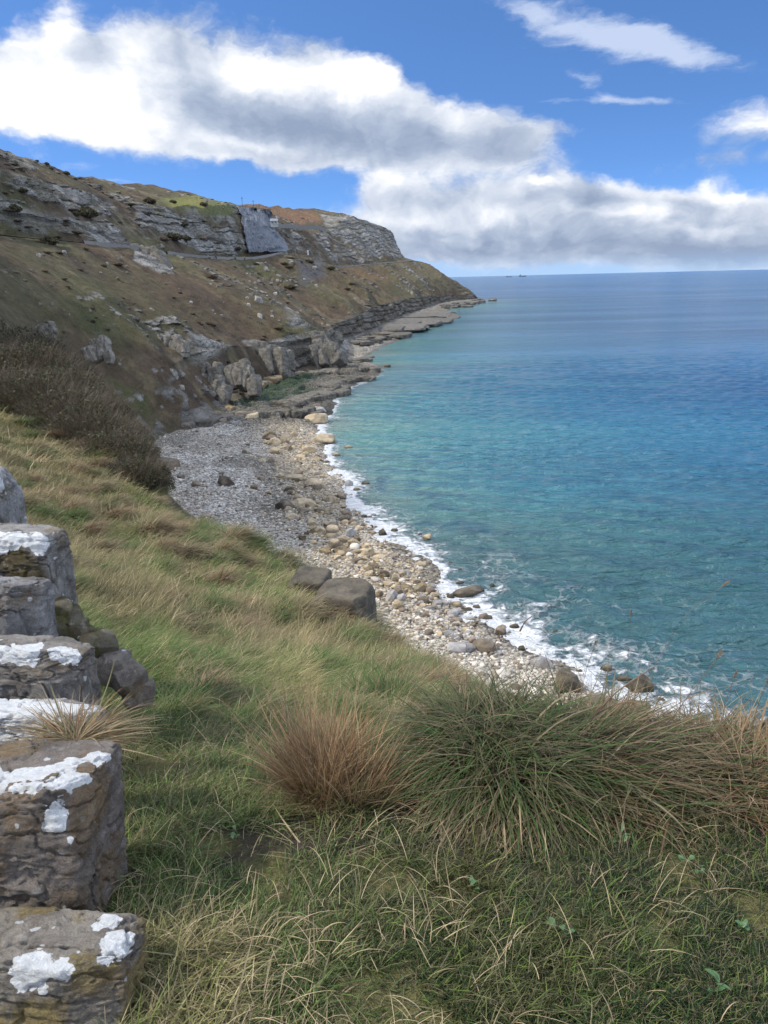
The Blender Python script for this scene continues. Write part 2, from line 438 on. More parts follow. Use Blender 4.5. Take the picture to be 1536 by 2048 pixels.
    add('hillside', me, m, kind='structure')
    return dict(X=X, Y=Y, Z=Z, seg=seg)

# ================================================================ foreground bank: cross sections L, A, B, E (brow)
FG = {
 -8: [W(-12, 33.9), W(-3, 33.5), W(0, 33.45), W(2.0, 33.45)],
 .5: [W(-8, 33.8), W(-1.2, 33.45), W(0, 33.45), W(2.0, 33.45)],
 1.3: [W(-6, 33.7), W(-1.0, 33.45), W(0, 33.42), W(2.1, 33.45)],
 1.9: [W(-6, 33.6), W(-1.2, 33.38), W(0, 33.36), W(2.4, 33.40)],
 2.6: [W(-6, 33.5), W(-1.4, 33.22), W(0, 33.17), W(2.3, 33.22)],
 3.0: [W(-6.3, 33.4), W(-1.7, 33.10), W(0, 32.98), W(1.5, 33.0)],
 3.5: [W(-6.5, 33.3), W(-2, 32.98), W(-.3, 32.72), W(.85, 32.56)],
 5: [(-1200, 1180), (0, 1270), (500, 1372), (1000, 1445)],
 7: [(-1000, 1090), (0, 1200), (450, 1305), (900, 1382)],
 11: [(-700, 1010), (0, 1108), (350, 1198), (740, 1288)],
 16: [(-600, 965), (0, 1055), (320, 1122), (640, 1208)],
 20: [(-600, 935), (0, 1016), (280, 1072), (560, 1154)],
 27: [(-500, 895), (0, 955), (260, 1012), (510, 1092)],
 33: [(-450, 875), (0, 920), (220, 974), (400, 1052)],
 38: [(-400, 865), (0, 894), (150, 940), (290, 990)],
 44: [(-300, 845), (0, 866), (100, 886), (200, 906)],
 50: [(-250, 822), (0, 840), (50, 848), (100, 862)],
 57: [(-200, 800), (-60, 812), (-20, 816), (0, 826)],
 66: [(-300, 790), (-120, 792), (-90, 796), (-60, 806)],
 76: [W(-60, 25), W(-50, 23), W(-46, 22), W(-42, 20)],
}
GY = sorted(FG); _GX, _GZ = np.zeros((len(GY), 4)), np.zeros((len(GY), 4))
for i, y in enumerate(GY):
    for j, f in enumerate(FG[y]):
        if f[0] == 'w': _GX[i, j], _GZ[i, j] = f[1], f[2]
        else:
            p = at(f[0], f[1], y); _GX[i, j], _GZ[i, j] = p[0], p[2]
_gq = np.log(np.array(GY)+10.0)
def bank_feats(Y):
    q = np.log(np.clip(Y, -8, 76)+10.0)
    X = [pchip(_gq, _GX[:, j], q) for j in range(4)]; Z = [pchip(_gq, _GZ[:, j], q) for j in range(4)]
    e1 = np.clip(.12*np.abs(Y)*.4, .25, 1.2)           # the brow rounds over
    X.append(X[3]+e1); Z.append(Z[3]-e1*.75)
    X.append(X[4]+(Z[4]-1.0)*.42); Z.append(Z[4]*0+1.0)  # steep bank down to the beach
    return np.stack(X, -1), np.stack(Z, -1)
def bank_bumps(X, Y):
    s = np.clip(Y, 1.5, 60)
    a = np.clip(.035+.012*s+.09*sstep(3, 8, s), .05, .6)
    return a*((fbm(X/.55, Y/.8, octaves=3, seed=61)-.5)*.55*np.clip(4/s, 0, 1)+(fbm(X/1.7, Y/2.6, octaves=3, seed=62)-.5)*2.0+(fbm(X/6, Y/8, octaves=2, seed=63)-.5)*2.2*sstep(4, 14, s))
def mound(X, Y):
    yc = 2.42+.10*np.sin(X*2.2); e = (Y-yc)
    prof = np.where(e < 0, np.exp(-(e/.26)**2), np.exp(-(e/.5)**2))
    hh = np.interp(X, [-.02, .17, .40, .6, .9, 1.2, 1.5, 1.9], [0, .05, .17, .14, .05, .02, .01, .0])
    return hh*prof*(.85+.3*fbm(X/.3, Y/.3, octaves=2, seed=68))
def bank_z(X, Y, bumps=True):
    X = np.asarray(X, float); Y = np.asarray(Y, float)
    FX, FZ = bank_feats(Y)
    z = np.full(X.shape, 0.0); done = np.zeros(X.shape, bool)
    z[:] = FZ[..., 0]+(FX[..., 0]-X)*.02
    for s in range(5):
        m = (X >= FX[..., s])
        t = (X-FX[..., s])/np.maximum(FX[..., s+1]-FX[..., s], 1e-6)
        z = np.where(m, FZ[..., s]*(1-t)+FZ[..., s+1]*t, z)
    z = np.maximum(z, 1.0)
    if bumps: z = z+bank_bumps(X, Y)+mound(X, Y)
    return z
def bank_at(u, v, lift=0.0):
    """first hit of sight lines with the bank"""
    u = np.atleast_1d(np.asarray(u, float)); v = np.atleast_1d(np.asarray(v, float))
    d = ray(u, v); ys = np.exp(np.linspace(math.log(.8), math.log(75), 1500))
    P = CAM+d[:, None]*(ys[None]/d[:, 1:2])[..., None]
    hit = P[..., 2] < bank_z(P[..., 0], P[..., 1])+lift
    k = np.argmax(hit, 1); k = np.where(hit.any(1), k, len(ys)-1)
    return P[np.arange(len(u)), k]

def build_bank():
    Ys = np.concatenate([np.linspace(-8, .6, 12), np.exp(np.linspace(math.log(.7), math.log(76), 420))])
    FX, FZ = bank_feats(Ys)
    cnt = [60, 90, 110, 16, 44]; xs = []
    for s, c in enumerate(cnt):
        t = np.arange(c+(1 if s == 4 else 0))/c
        xs.append(FX[:, s:s+1]*(1-t)+FX[:, s+1:s+2]*t)
    X = np.concatenate(xs, 1); Y = np.broadcast_to(Ys[:, None], X.shape)
    Z = bank_z(X, Y)
    steep = sstep(0, 1.5, X-FX[:, 4:5])*sstep(8, 14, Y)
    X = X+steep*(fbm(Y/2.5, Z/1.5, octaves=4, seed=66)-.5)*1.6
    n = fbm(X/.5, Y/.7, octaves=4, seed=64); n2 = fbm(X/2.5, Y/4, octaves=3, seed=65)
    c = mixc((.075, .075, .032), (.13, .115, .05), n)
    c = mixc(c, (.16, .125, .06), sstep(.5, .65, n2)*.7)
    c = mixc(c, (.05, .042, .03), sstep(.52, .62, fbm(X/.3, Y/.3, octaves=3, seed=67))*sstep(5, 2.5, Y))
    c = mixc(c, mixc((.14, .125, .105), (.24, .22, .19), n), steep*.8)
    me = make_mesh('grassy_bank', np.stack([X, Y, Z], -1).reshape(-1, 3), grid_faces(*X.shape), c.reshape(-1, 3))
    m, n_, out = new_mat('turf_soil')
    co = n_.node('ShaderNodeTexCoord').outputs['Object']
    f2 = n_.noise(co, 14, 6, .7); f3 = n_.noise(co, 60, 3, .6)
    k = n_.math('ADD', n_.math('MULTIPLY', f2, 1.0), n_.math('MULTIPLY', f3, .8)); k = n_.math('ADD', k, .1)
    sc = n_.node('ShaderNodeCombineXYZ', {0: k, 1: k, 2: k}).outputs[0]
    principled(n_, out, Base_Color=n_.mix(1.0, n_.attr('Col').outputs['Color'], sc, 'MULTIPLY'), Roughness=1.0, Specular_IOR_Level=.1,
               Normal=n_.bump(n_.math('ADD', f2, f3), .8, .04))
    add('grassy_bank', me, m, kind='structure')

# ================================================================ beach
GREEN_WEED = [(470, 800), (520, 772), (560, 738), (640, 735), (655, 750), (600, 775), (645, 790), (600, 800), (520, 815), (470, 818)]
PLATFORM = [(440, 815), (560, 735), (640, 715), (760, 735), (755, 755), (690, 775), (660, 800), (690, 820), (640, 850), (560, 850), (430, 850)]
def build_beach():
    Ys = np.concatenate([np.linspace(10, 38, 20), np.exp(np.linspace(math.log(39), math.log(1290), 900))])
    FX, FZ = coast_feats(Ys); sx = shore_wiggle(Ys)
    x0 = np.where(Ys < 120, np.minimum(np.interp(Ys, [10, 40, 62, 92, 125], [20, -10, -18, -26, -45]), sx-20), FX[:, 0]-7)
    x0 = np.minimum(x0, sx-8); x1 = sx+26
    t = np.linspace(0, 1, 260)[None]
    X = x0[:, None]*(1-t)+x1[:, None]*t; Y = np.broadcast_to(Ys[:, None], X.shape)
    sd = shore_dist(X, Y); Z = beach_base(sd)
    P = np.stack([X, Y, Z], -1); u, v = project(P)
    plat = np.maximum(in_poly(u, v, PLATFORM, 10), sstep(330, 420, Y)*.6)
    n1 = fbm(X/5, Y/7, octaves=4, seed=101); n2 = fbm(X/1.4, Y/1.8, octaves=4, seed=102); n3 = fbm(X/14, Y/18, octaves=3, seed=103)
    Z = Z+(n1-.5)*1.1*sstep(-6, 3, sd)+(n2-.5)*.5*sstep(-3, 2, sd)
    # bedded rock platform: low steps
    bed = (X*.55+Y*.35)/5.0+(fbm(X/16, Y/16, octaves=3, seed=104)-.5)*4
    fr = bed % 1.0
    Z = Z+plat*sstep(-2, 3, sd)*((sstep(0, .75, fr)-sstep(.88, 1, fr))*1.1+(fbm(X/3, Y/4, octaves=4, seed=105)-.5)*1.6)
    pale = mixc((.41, .375, .325), (.58, .54, .48), sstep(.35, .65, n2))
    c = mixc(pale, (.30, .26, .20), sstep(.46, .62, n1)*.6)
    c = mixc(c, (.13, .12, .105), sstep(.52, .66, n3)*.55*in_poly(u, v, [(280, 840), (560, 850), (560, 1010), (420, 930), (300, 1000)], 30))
    c = mixc(c, (.33, .27, .185), np.exp(-((sd-7)/7)**2)*.65*sstep(60, 85, Y))
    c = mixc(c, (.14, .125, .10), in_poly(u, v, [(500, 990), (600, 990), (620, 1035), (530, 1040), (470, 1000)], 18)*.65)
    c = mixc(c, mixc((.062, .056, .046), (.14, .128, .105), n2), plat*.92)
    c = mixc(c, (.30, .275, .235), in_poly(u, v, [(690, 690), (770, 672), (820, 655), (820, 675), (745, 702), (690, 705)], 6)*.8)
    c = mixc(c, mixc((.016, .040, .020), (.040, .066, .026), n2), in_poly(u, v, GREEN_WEED, 9)*sstep(.35, .55, n1+.1)*.95)
    wet = sstep(2.2, -.3, sd)
    c = c*(1-.45*wet)[..., None]
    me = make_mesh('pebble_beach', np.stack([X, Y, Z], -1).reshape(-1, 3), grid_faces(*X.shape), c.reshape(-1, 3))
    m, n, out = new_mat('pebbles')
    co = n.node('ShaderNodeTexCoord').outputs['Object']
    v1 = n.node('ShaderNodeTexVoronoi', {'Vector': co, 'Scale': 2.3}); v2 = n.node('ShaderNodeTexVoronoi', {'Vector': co, 'Scale': 1.05})
    val = n.node('ShaderNodeSeparateColor', {0: v1.outputs['Color']}).outputs[0]
    k = n.math('ADD', n.math('MULTIPLY', val, .7), .58)
    k = n.math('MULTIPLY', k, n.math('SUBTRACT', 1.12, n.math('MULTIPLY', n.math('POWER', v1.outputs['Distance'], 2.0), 1.3)))
    sc = n.node('ShaderNodeCombineXYZ', {0: k, 1: k, 2: k}).outputs[0]
    h = n.math('ADD', n.math('MULTIPLY', v1.outputs['Distance'], -.35), n.math('MULTIPLY', v2.outputs['Distance'], -.5))
    principled(n, out, Base_Color=n.mix(1.0, n.attr('Col').outputs['Color'], sc, 'MULTIPLY'), Roughness=.8, Specular_IOR_Level=.25, Normal=n.bump(h, 1.0, .7))
    add('pebble_beach', me, m, kind='structure')

# ================================================================ sea
def build_sea():
    Ys = np.concatenate([[-400, -150, -60, -20, 10], np.linspace(22, 40, 8), np.exp(np.linspace(math.log(42), math.log(600), 600)), np.exp(np.linspace(math.log(606), math.log(90000), 170))])
    t = np.concatenate([np.linspace(-6, -.9, 12), np.linspace(-.85, .75, 460), np.linspace(.8, 8, 14)])
    X = t[None]*(np.abs(Ys)+30)[:, None]; Y = np.broadcast_to(Ys[:, None], X.shape).copy()
    off = np.full(X.shape, -3000.0); near = (Y > 5) & (Y < 1500)
    off[near] = shore_dist(X[near], Y[near]); off = -off
    # slight swell so the surface is not a plane
    sw = (fbm(X/9+Y/26, Y/5-X/30, octaves=3, seed=120)-.5)*.22*np.clip(off/14, .25, 1)*(Y < 420)
    ph = (fbm(X/14, Y/14, octaves=3, seed=121)-.5)*9
    amp = np.clip(off/10, .2, 1)*sstep(430, 60, Y)**.7*(Y > 40)*(.35+1.3*fbm(X/18, Y/12, octaves=2, seed=123))
    sw = sw+1.45*amp*(.085*np.sin(2*math.pi*(Y+.16*X)/3.1+ph)+.06*np.sin(2*math.pi*(Y-.25*X)/2.1+ph*1.7+1.3)+.14*np.sin(2*math.pi*(Y*.9+.35*X)/7.5+ph*.8))
    cr = 4.5+5*fbm(X/20, Y/20, octaves=2, seed=125)
    sw = sw+(.42*np.exp(-((off-cr)/.9)**2)+.25*np.exp(-((off-cr-6)/1.3)**2))*sstep(.42, .6, fbm(X/11, Y/11, octaves=2, seed=126))*(Y < 170)
    me = make_mesh('sea', np.stack([X, Y, sw], -1).reshape(-1, 3), grid_faces(*X.shape), None, {'off': off.ravel()})
    m, n, out = new_mat('sea_water')
    co = n.node('ShaderNodeTexCoord').outputs['Object']; d = n.attr('off').outputs['Fac']
    w1 = n.noise(n.mapv(co, (.012, .022, 1)), 1.0, 4, .55); w2 = n.noise(n.mapv(co, (.0012, .006, 1)), 1.0, 4, .6)
    dn = n.math('ADD', d, n.math('MULTIPLY', n.math('SUBTRACT', w1, .5), 70.0))
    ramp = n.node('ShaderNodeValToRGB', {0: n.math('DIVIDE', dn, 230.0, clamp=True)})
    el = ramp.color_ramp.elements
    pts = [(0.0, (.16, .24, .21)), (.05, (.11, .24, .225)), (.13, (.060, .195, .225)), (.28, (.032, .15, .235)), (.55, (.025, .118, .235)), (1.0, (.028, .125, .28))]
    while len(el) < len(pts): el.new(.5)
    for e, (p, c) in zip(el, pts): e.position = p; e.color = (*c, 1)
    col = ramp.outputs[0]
    col = n.mix(n.math('MULTIPLY', n.step(w2, .47, .60), .55), col, (.012, .062, .15))
    col = n.mix(n.math('MULTIPLY', n.step(w1, .52, .68), .35), col, (.03, .17, .21))
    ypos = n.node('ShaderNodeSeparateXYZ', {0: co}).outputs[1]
    col = n.mix(n.math('MULTIPLY', n.step(n.math('ADD', ypos, n.math('MULTIPLY', n.math('SUBTRACT', w1, .5), 60.0)), 150, 75), .78), col, (.026, .078, .098))  # nearer water darkened in the colour for its shade and weaker reflection
    w3 = n.noise(n.mapv(co, (.0016, .013, 1), rot=(0, 0, .02)), 1.0, 5, .6)
    col = n.mix(n.math('MULTIPLY', n.math('MULTIPLY', n.step(w3, .48, .66), n.step(ypos, 220, 420)), .6), col, (.085, .20, .36))
    # foam: solid wash at the edge breaking into lace further out
    fn = n.noise(n.mapv(co, (1, 1, 1)), .16, 5, .62); fo = n.noise(n.mapv(co, (1, 1.2, 1)), .9, 5, .65, .6)
    lace = n.node('ShaderNodeTexVoronoi', {'Vector': n.vmath('ADD', n.mapv(co, (.42, .55, 1)), n.node('ShaderNodeTexNoise', {'Vector': co, 'Scale': .8, 'Detail': 5}).outputs['Color']), 'Scale': 1.0}, feature='DISTANCE_TO_EDGE').outputs[0]
    reach = n.math('MULTIPLY', n.step(fn, .30, .68), n.math('MULTIPLY_ADD', n.step(ypos, 140, 75), 8.0, 3.6)); reach = n.math('ADD', reach, 1.2)
    edge = n.math('DIVIDE', d, reach)
    solid = n.step(n.math('ADD', edge, n.math('MULTIPLY', n.math('SUBTRACT', fo, .5), 1.8)), .95, .25)
    lz = n.math('MULTIPLY', n.step(lace, .13, .0), n.step(n.math('ADD', edge, n.math('MULTIPLY', n.math('SUBTRACT', fo, .5), 2.5)), 2.2, .6))
    far = n.node('ShaderNodeCameraData')
    foam = n.math('MAXIMUM', solid, n.math('MULTIPLY', lz, .2))
    gy = n.node('ShaderNodeSeparateXYZ', {0: co}).outputs[1]
    foam = n.math('MULTIPLY', foam, n.step(gy, 330, 190))
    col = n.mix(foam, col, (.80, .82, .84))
    # wavelets: crests run roughly across the view
    a1 = n.noise(n.mapv(co, (.42, 1.15, 1), rot=(0, 0, .12)), .62, 5, .6, .3); a2 = n.noise(n.mapv(co, (.30, 1.0, 1), rot=(0, 0, -.05)), .14, 4, .55)
    h = n.math('ADD', n.math('MULTIPLY', a1, .55), n.math('MULTIPLY', a2, 1.6))
    a3 = n.noise(n.mapv(co, (.035, .16, 1), rot=(0, 0, .03)), 1.0, 6, .65)
    h = n.math('ADD', h, n.math('MULTIPLY', n.math('MULTIPLY', a3, n.step(ypos, 120, 700)), 5.0))
    h = n.math('ADD', h, n.math('MULTIPLY', n.math('MULTIPLY', fo, foam), .5))
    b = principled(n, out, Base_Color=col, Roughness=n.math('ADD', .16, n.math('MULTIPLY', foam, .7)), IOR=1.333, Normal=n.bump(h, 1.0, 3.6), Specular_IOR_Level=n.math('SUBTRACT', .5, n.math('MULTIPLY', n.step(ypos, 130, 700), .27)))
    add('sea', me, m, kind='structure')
# ================================================================ sky, sun, camera
SUN_AZ, SUN_EL = math.radians(-100), math.radians(48)      # azimuth from +Y towards +X
def azel(u, v):
    d = ray(u, v); d = d/np.linalg.norm(d)
    return math.degrees(math.atan2(d[0], d[1])), math.degrees(math.asin(d[2]))
# cloud masses: centre and half-size where they stand in the sky, turn, weight
CLOUDS = [
 (90, 190, 200, 66, 4, 1.2), (330, 185, 200, 75, 4, 1.15), (200, 245, 230, 36, 2, .8), (480, 215, 150, 62, 6, 1.05), (640, 225, 150, 62, 4, 1.1), (735, 165, 60, 42, 0, .85), (860, 255, 150, 48, 14, 1.0),
 (1000, 285, 130, 42, 8, .9), (480, 305, 150, 24, 3, .8), (700, 305, 240, 40, 5, .9), (120, 60, 40, 85, 0, .7), (270, 95, 60, 50, 0, .75),
 (370, 60, 70, 55, -20, .55), (480, 75, 40, 38, 0, .42), (600, 98, 62, 30, 0, .52), (10, 110, 45, 30, 0, .4), (110, 125, 60, 40, 0, .5),
 (785, 378, 58, 30, 0, .8), (960, 385, 130, 28, 3, .62), (1200, 385, 90, 28, 3, .75), (1270, 425, 200, 38, 3, .9), (1480, 405, 130, 26, 0, .85), (880, 440, 190, 40, 3, .95),
 (1180, 470, 380, 44, 1, 1.0), (1500, 480, 260, 46, 0, 1.0), (1490, 262, 85, 38, 4, .95), (1440, 325, 120, 16, 2, .42), (1120, 255, 60, 18, 0, .4), (850, 505, 180, 30, 0, .7), (1000, 450, 240, 40, 2, .6), (1380, 460, 260, 44, 2, .6), (1250, 515, 450, 26, 0, .55), (540, 30, 60, 30, 10, .4), (720, 250, 120, 40, 4, .4),
]
GREYS = [(560, 250, 150, 34, 4, 1.0), (400, 205, 75, 42, -10, .6), (800, 285, 190, 44, 6, .6), (1000, 300, 130, 40, 6, .5), (1180, 500, 560, 32, 0, .8), (1150, 450, 330, 18, 0, .3),
         (1500, 500, 320, 30, 0, .4), (1430, 325, 150, 20, 0, .7), (930, 400, 180, 18, 0, .35), (250, 50, 60, 40, 0, .45), (390, 40, 110, 60, 0, .45), (170, 110, 50, 40, 0, .35), (1250, 400, 120, 16, 0, .4), (1480, 285, 60, 18, 0, .5), (600, 100, 60, 30, 0, .3)]
WHITES = [(160, 200, 170, 60, 4, 1.1), (50, 215, 120, 50, 0, .8), (270, 85, 50, 34, 0, .9), (115, 45, 26, 45, 0, .8), (485, 138, 42, 32, 0, 1.1), (735, 150, 50, 34, 0, 1.1), (640, 165, 110, 22, 6, .7), (790, 372, 36, 18, 0, .8), (1480, 385, 120, 12, 0, 1.0), (1205, 350, 40, 14, 0, .8), (1080, 372, 22, 6, 0, .9), (500, 297, 110, 13, 3, .6), (240, 265, 40, 22, 0, .6), (1500, 245, 60, 18, -12, .6), (800, 440, 90, 16, 0, .6), (1000, 425, 70, 14, 0, .5), (1180, 425, 60, 12, 0, .45), (1380, 455, 80, 12, 0, .5), (950, 330, 90, 16, 4, .4), (880, 235, 70, 18, 12, .4), (1100, 300, 60, 14, 0, .35), (560, 180, 60, 24, 0, .5), (1290, 425, 60, 16, 0, .45), (860, 350, 120, 14, 0, .3)]
WISPS = [(1190, 62, 130, 30, 14, 1.0), (1330, 105, 105, 20, 12, .9), (1180, 165, 60, 12, 28, .55), (1270, 203, 110, 8, 6, .6), (1090, 205, 60, 6, 0, .4), (1040, 15, 40, 10, 20, .5), (165, 325, 50, 10, -8, .4), (235, 357, 50, 6, 0, .6)]
def build_sky():
    w = bpy.data.worlds.new('World'); SC.world = w; w.use_nodes = True
    w.node_tree.nodes.clear(); n = NT(w.node_tree)
    out = n.node('ShaderNodeOutputWorld')
    g = n.node('ShaderNodeTexCoord').outputs['Generated']
    xyz = n.node('ShaderNodeSeparateXYZ', {0: g})
    az = n.math('MULTIPLY', n.math('ARCTAN2', xyz.outputs[0], xyz.outputs[1]), 180/math.pi)
    el = n.math('MULTIPLY', n.math('ARCSINE', xyz.outputs[2]), 180/math.pi)
    p = n.node('ShaderNodeCombineXYZ', {0: az, 1: el, 2: 0.0}).outputs[0]
    # fluffy outlines
    wa = n.node('ShaderNodeTexNoise', {'Vector': n.mapv(p, (.11, .17, 1)), 'Scale': 1.0, 'Detail': 5.0, 'Roughness': .62}).outputs['Color']
    wv = n.vmath('MULTIPLY', n.vmath('SUBTRACT', wa, (.5, .5, .5)), (5.0, 3.4, 0))
    q = n.vmath('ADD', p, wv)
    deg = 180/math.pi/F_PX
    def blobs(lst, vec):
        tot = None; src = vec
        for kk, (u, v, ru, rv, rot, wt) in enumerate(lst):
            if kk and kk % 6 == 0:      # chain the groups so the shader never holds too many values at once
                e0 = n.math('MULTIPLY', tot, 1e-7); vec = n.vmath('ADD', src, n.node('ShaderNodeCombineXYZ', {0: e0, 1: e0, 2: e0}).outputs[0])
            a, e = azel(u, v); sx, sy = 1/(ru*deg*1.0), 1/(rv*deg*1.0); th = math.radians(rot+1.4)
            # rows of rotate+scale about the centre
            loc = n.node('ShaderNodeMapping', {'Vector': vec, 'Location': (a, e, 0), 'Rotation': (0, 0, -th), 'Scale': (ru*deg, rv*deg, 1)}, vector_type='TEXTURE').outputs[0]
            r2 = n.vmath('DOT_PRODUCT', loc, loc)
            gs = n.math('POWER', 2.718, n.math('MULTIPLY', r2, -.9))
            tot = n.math('MULTIPLY', gs, wt) if tot is None else n.math('MULTIPLY_ADD', gs, wt, tot)
        return tot
    D = blobs(CLOUDS, q)
    # clouds elsewhere round the sky
    far = n.step(n.math('ABSOLUTE', n.math('ADD', az, -2.0)), 33, 45)
    nb = n.noise(n.mapv(p, (.028, .05, 1)), 1.0, 3, .5)
    hi = n.step(el, 18, 26)
    D = n.math('MULTIPLY_ADD', n.math('MULTIPLY', n.math('MAXIMUM', far, hi), n.step(nb, .34, .56)), 1.1, D)
    fb1 = n.noise(n.mapv(q, (.19, .30, 1)), 1.0, 8, .58)
    fb2 = n.noise(n.mapv(n.vmath('ADD', q, (-.6, 1.0, 0)), (.17, .27, 1)), 1.0, 4, .50)
    Dn = n.math('MULTIPLY_ADD', n.math('SUBTRACT', fb1, .5), 1.7, D)
    fb3 = n.noise(n.mapv(q, (.75, 1.15, 1)), 1.0, 6, .62)
    Dn = n.math('MULTIPLY_ADD', n.math('SUBTRACT', fb3, .5), .55, Dn)
    alpha = n.step(Dn, .38, 1.12)
    lit = n.math('MULTIPLY', n.math('SUBTRACT', fb1, fb2), 1.3)                 # sunny against shaded side of each puff
    q2 = n.vmath('ADD', q, n.node('ShaderNodeCombineXYZ', {0: n.math('MULTIPLY', D, 1e-7)}).outputs[0])
    G = blobs(GREYS, q2)
    q3 = n.vmath('ADD', q, n.node('ShaderNodeCombineXYZ', {0: n.math('MULTIPLY', G, 1e-7)}).outputs[0])
    Wt = blobs(WHITES, q3)
    tone = n.math('ADD', .60, n.math('MULTIPLY', Wt, .55)); tone = n.math('SUBTRACT', tone, n.math('MULTIPLY', G, .42))
    tone = n.math('ADD', tone, n.math('MULTIPLY_ADD', n.math('SUBTRACT', fb3, .5), .35, lit)); tone = n.math('SUBTRACT', tone, n.math('MULTIPLY', n.step(Dn, .9, 1.9), .12), clamp=True)
    cr = n.node('ShaderNodeValToRGB', {0: tone}); e = cr.color_ramp.elements
    while len(e) < 4: e.new(.5)
    for q_, (pos, c) in zip(e, [(0.0, (.27, .34, .48)), (.35, (.42, .49, .62)), (.66, (.66, .71, .80)), (1.0, (.98, .98, .99))]): q_.position = pos; q_.color = (*c, 1)
    # thin high wisps
    wq = n.vmath('ADD', p, n.vmath('MULTIPLY', n.vmath('SUBTRACT', n.node('ShaderNodeTexNoise', {'Vector': n.mapv(p, (.25, .5, 1)), 'Scale': 1.0, 'Detail': 5.0, 'Roughness': .6}).outputs['Color'], (.5, .5, .5)), (4.0, 1.6, 0)))
    wsp = blobs(WISPS, n.vmath('ADD', wq, n.node('ShaderNodeCombineXYZ', {0: n.math('MULTIPLY', Wt, 1e-7)}).outputs[0]))
    wn = n.noise(n.mapv(wq, (.35, 1.1, 1), rot=(0, 0, .2)), 1.0, 8, .65)
    wal = n.math('MULTIPLY', n.step(n.math('MULTIPLY_ADD', n.math('SUBTRACT', wn, .5), 1.3, wsp), .25, 1.05), .75)
    sky = n.node('ShaderNodeTexSky', sky_type='NISHITA', sun_disc=False, sun_elevation=SUN_EL, sun_rotation=SUN_AZ, altitude=50, air_density=1.0, dust_density=.3, ozone_density=3.0)
    # look a little higher up the sky dome for its deep polarised blue
    sky_v = n.node('ShaderNodeCombineXYZ', {0: xyz.outputs[0], 1: xyz.outputs[1], 2: n.math('MULTIPLY_ADD', n.math('MAXIMUM', xyz.outputs[2], 0.0), 2.2, .10)}).outputs[0]
    n.l.new(n.vmath('NORMALIZE', sky_v), sky.inputs[0])
    hs = n.node('ShaderNodeHueSaturation', {'Hue': .49, 'Saturation': .98, 'Value': 1.0, 'Fac': 1.0, 'Color': sky.outputs[0]}).outputs[0]
    STR = .15
    blue = n.vmath('MULTIPLY', hs, (SKYMUL[0], SKYMUL[1], SKYMUL[2]))
    hz = n.step(el, 5.5, -.3)
    blue = n.mix(n.math('MULTIPLY', hz, .75), blue, tuple(x/STR for x in (.31, .41, .56)))
    gain = n.math('MULTIPLY_ADD', n.math('MAXIMUM', far, hi), 1.55, 1.0)  # clouds out of view brightened to add fill light
    cs = n.vmath('MULTIPLY', n.vmath('MULTIPLY', cr.outputs[0], (1/STR*CLOUD, 1/STR*CLOUD, 1/STR*CLOUD)), n.node('ShaderNodeCombineXYZ', {0: gain, 1: gain, 2: gain}).outputs[0])
    low = n.math('SUBTRACT', 1.0, n.math('MULTIPLY', n.step(el, 1.6, -.2), .55))
    c = n.mix(wal, blue, tuple(x/STR*CLOUD for x in (.62, .70, .86)))
    c = n.mix(n.math('MULTIPLY', alpha, low), c, cs)
    bg = n.node('ShaderNodeBackground', {0: c, 1: STR}); n.l.new(bg.outputs[0], out.inputs[0])
    w.cycles.sampling_method = 'MANUAL'; w.cycles.sample_map_resolution = 1024
    su = bpy.data.lights.new('sun', 'SUN'); su.energy = SUN_E; su.angle = math.radians(2.0); su.color = (1, .93, .80)
    so = bpy.data.objects.new('sun', su); COL.objects.link(so)
    d = Vector((math.sin(SUN_AZ)*math.cos(SUN_EL), math.cos(SUN_AZ)*math.cos(SUN_EL), math.sin(SUN_EL)))
    so.rotation_euler = d.to_track_quat('Z', 'Y').to_euler(); so.location = (0, 0, 200)

def build_camera():
    cd = bpy.data.cameras.new('camera'); co = bpy.data.objects.new('camera', cd); COL.objects.link(co)
    cd.sensor_fit = 'VERTICAL'; cd.sensor_height = 24.0; cd.lens = 24.0*F_PX/2048.0
    cd.clip_start = .05; cd.clip_end = 200000
    from mathutils import Matrix
    m = Matrix(((RT[0], UP[0], -FW[0], 0), (RT[1], UP[1], -FW[1], 0), (RT[2], UP[2], -FW[2], CAM_Z), (0, 0, 0, 1)))
    co.matrix_world = m; SC.camera = co
    vs = SC.view_settings; vs.view_transform = 'Standard'; vs.look = 'None'; vs.gamma = 1; vs.exposure = EXPO; vs.use_curve_mapping = False
    SC.render.film_transparent = False
    cy = SC.cycles; cy.max_bounces = 4; cy.diffuse_bounces = 2; cy.glossy_bounces = 2; cy.transmission_bounces = 2; cy.transparent_max_bounces = 6
    cy.use_denoising = True; cy.caustics_reflective = False; cy.caustics_refractive = False
SKYMUL = (.50, .66, .93); CLOUD = .76; SUN_E = 2.7; EXPO = .62
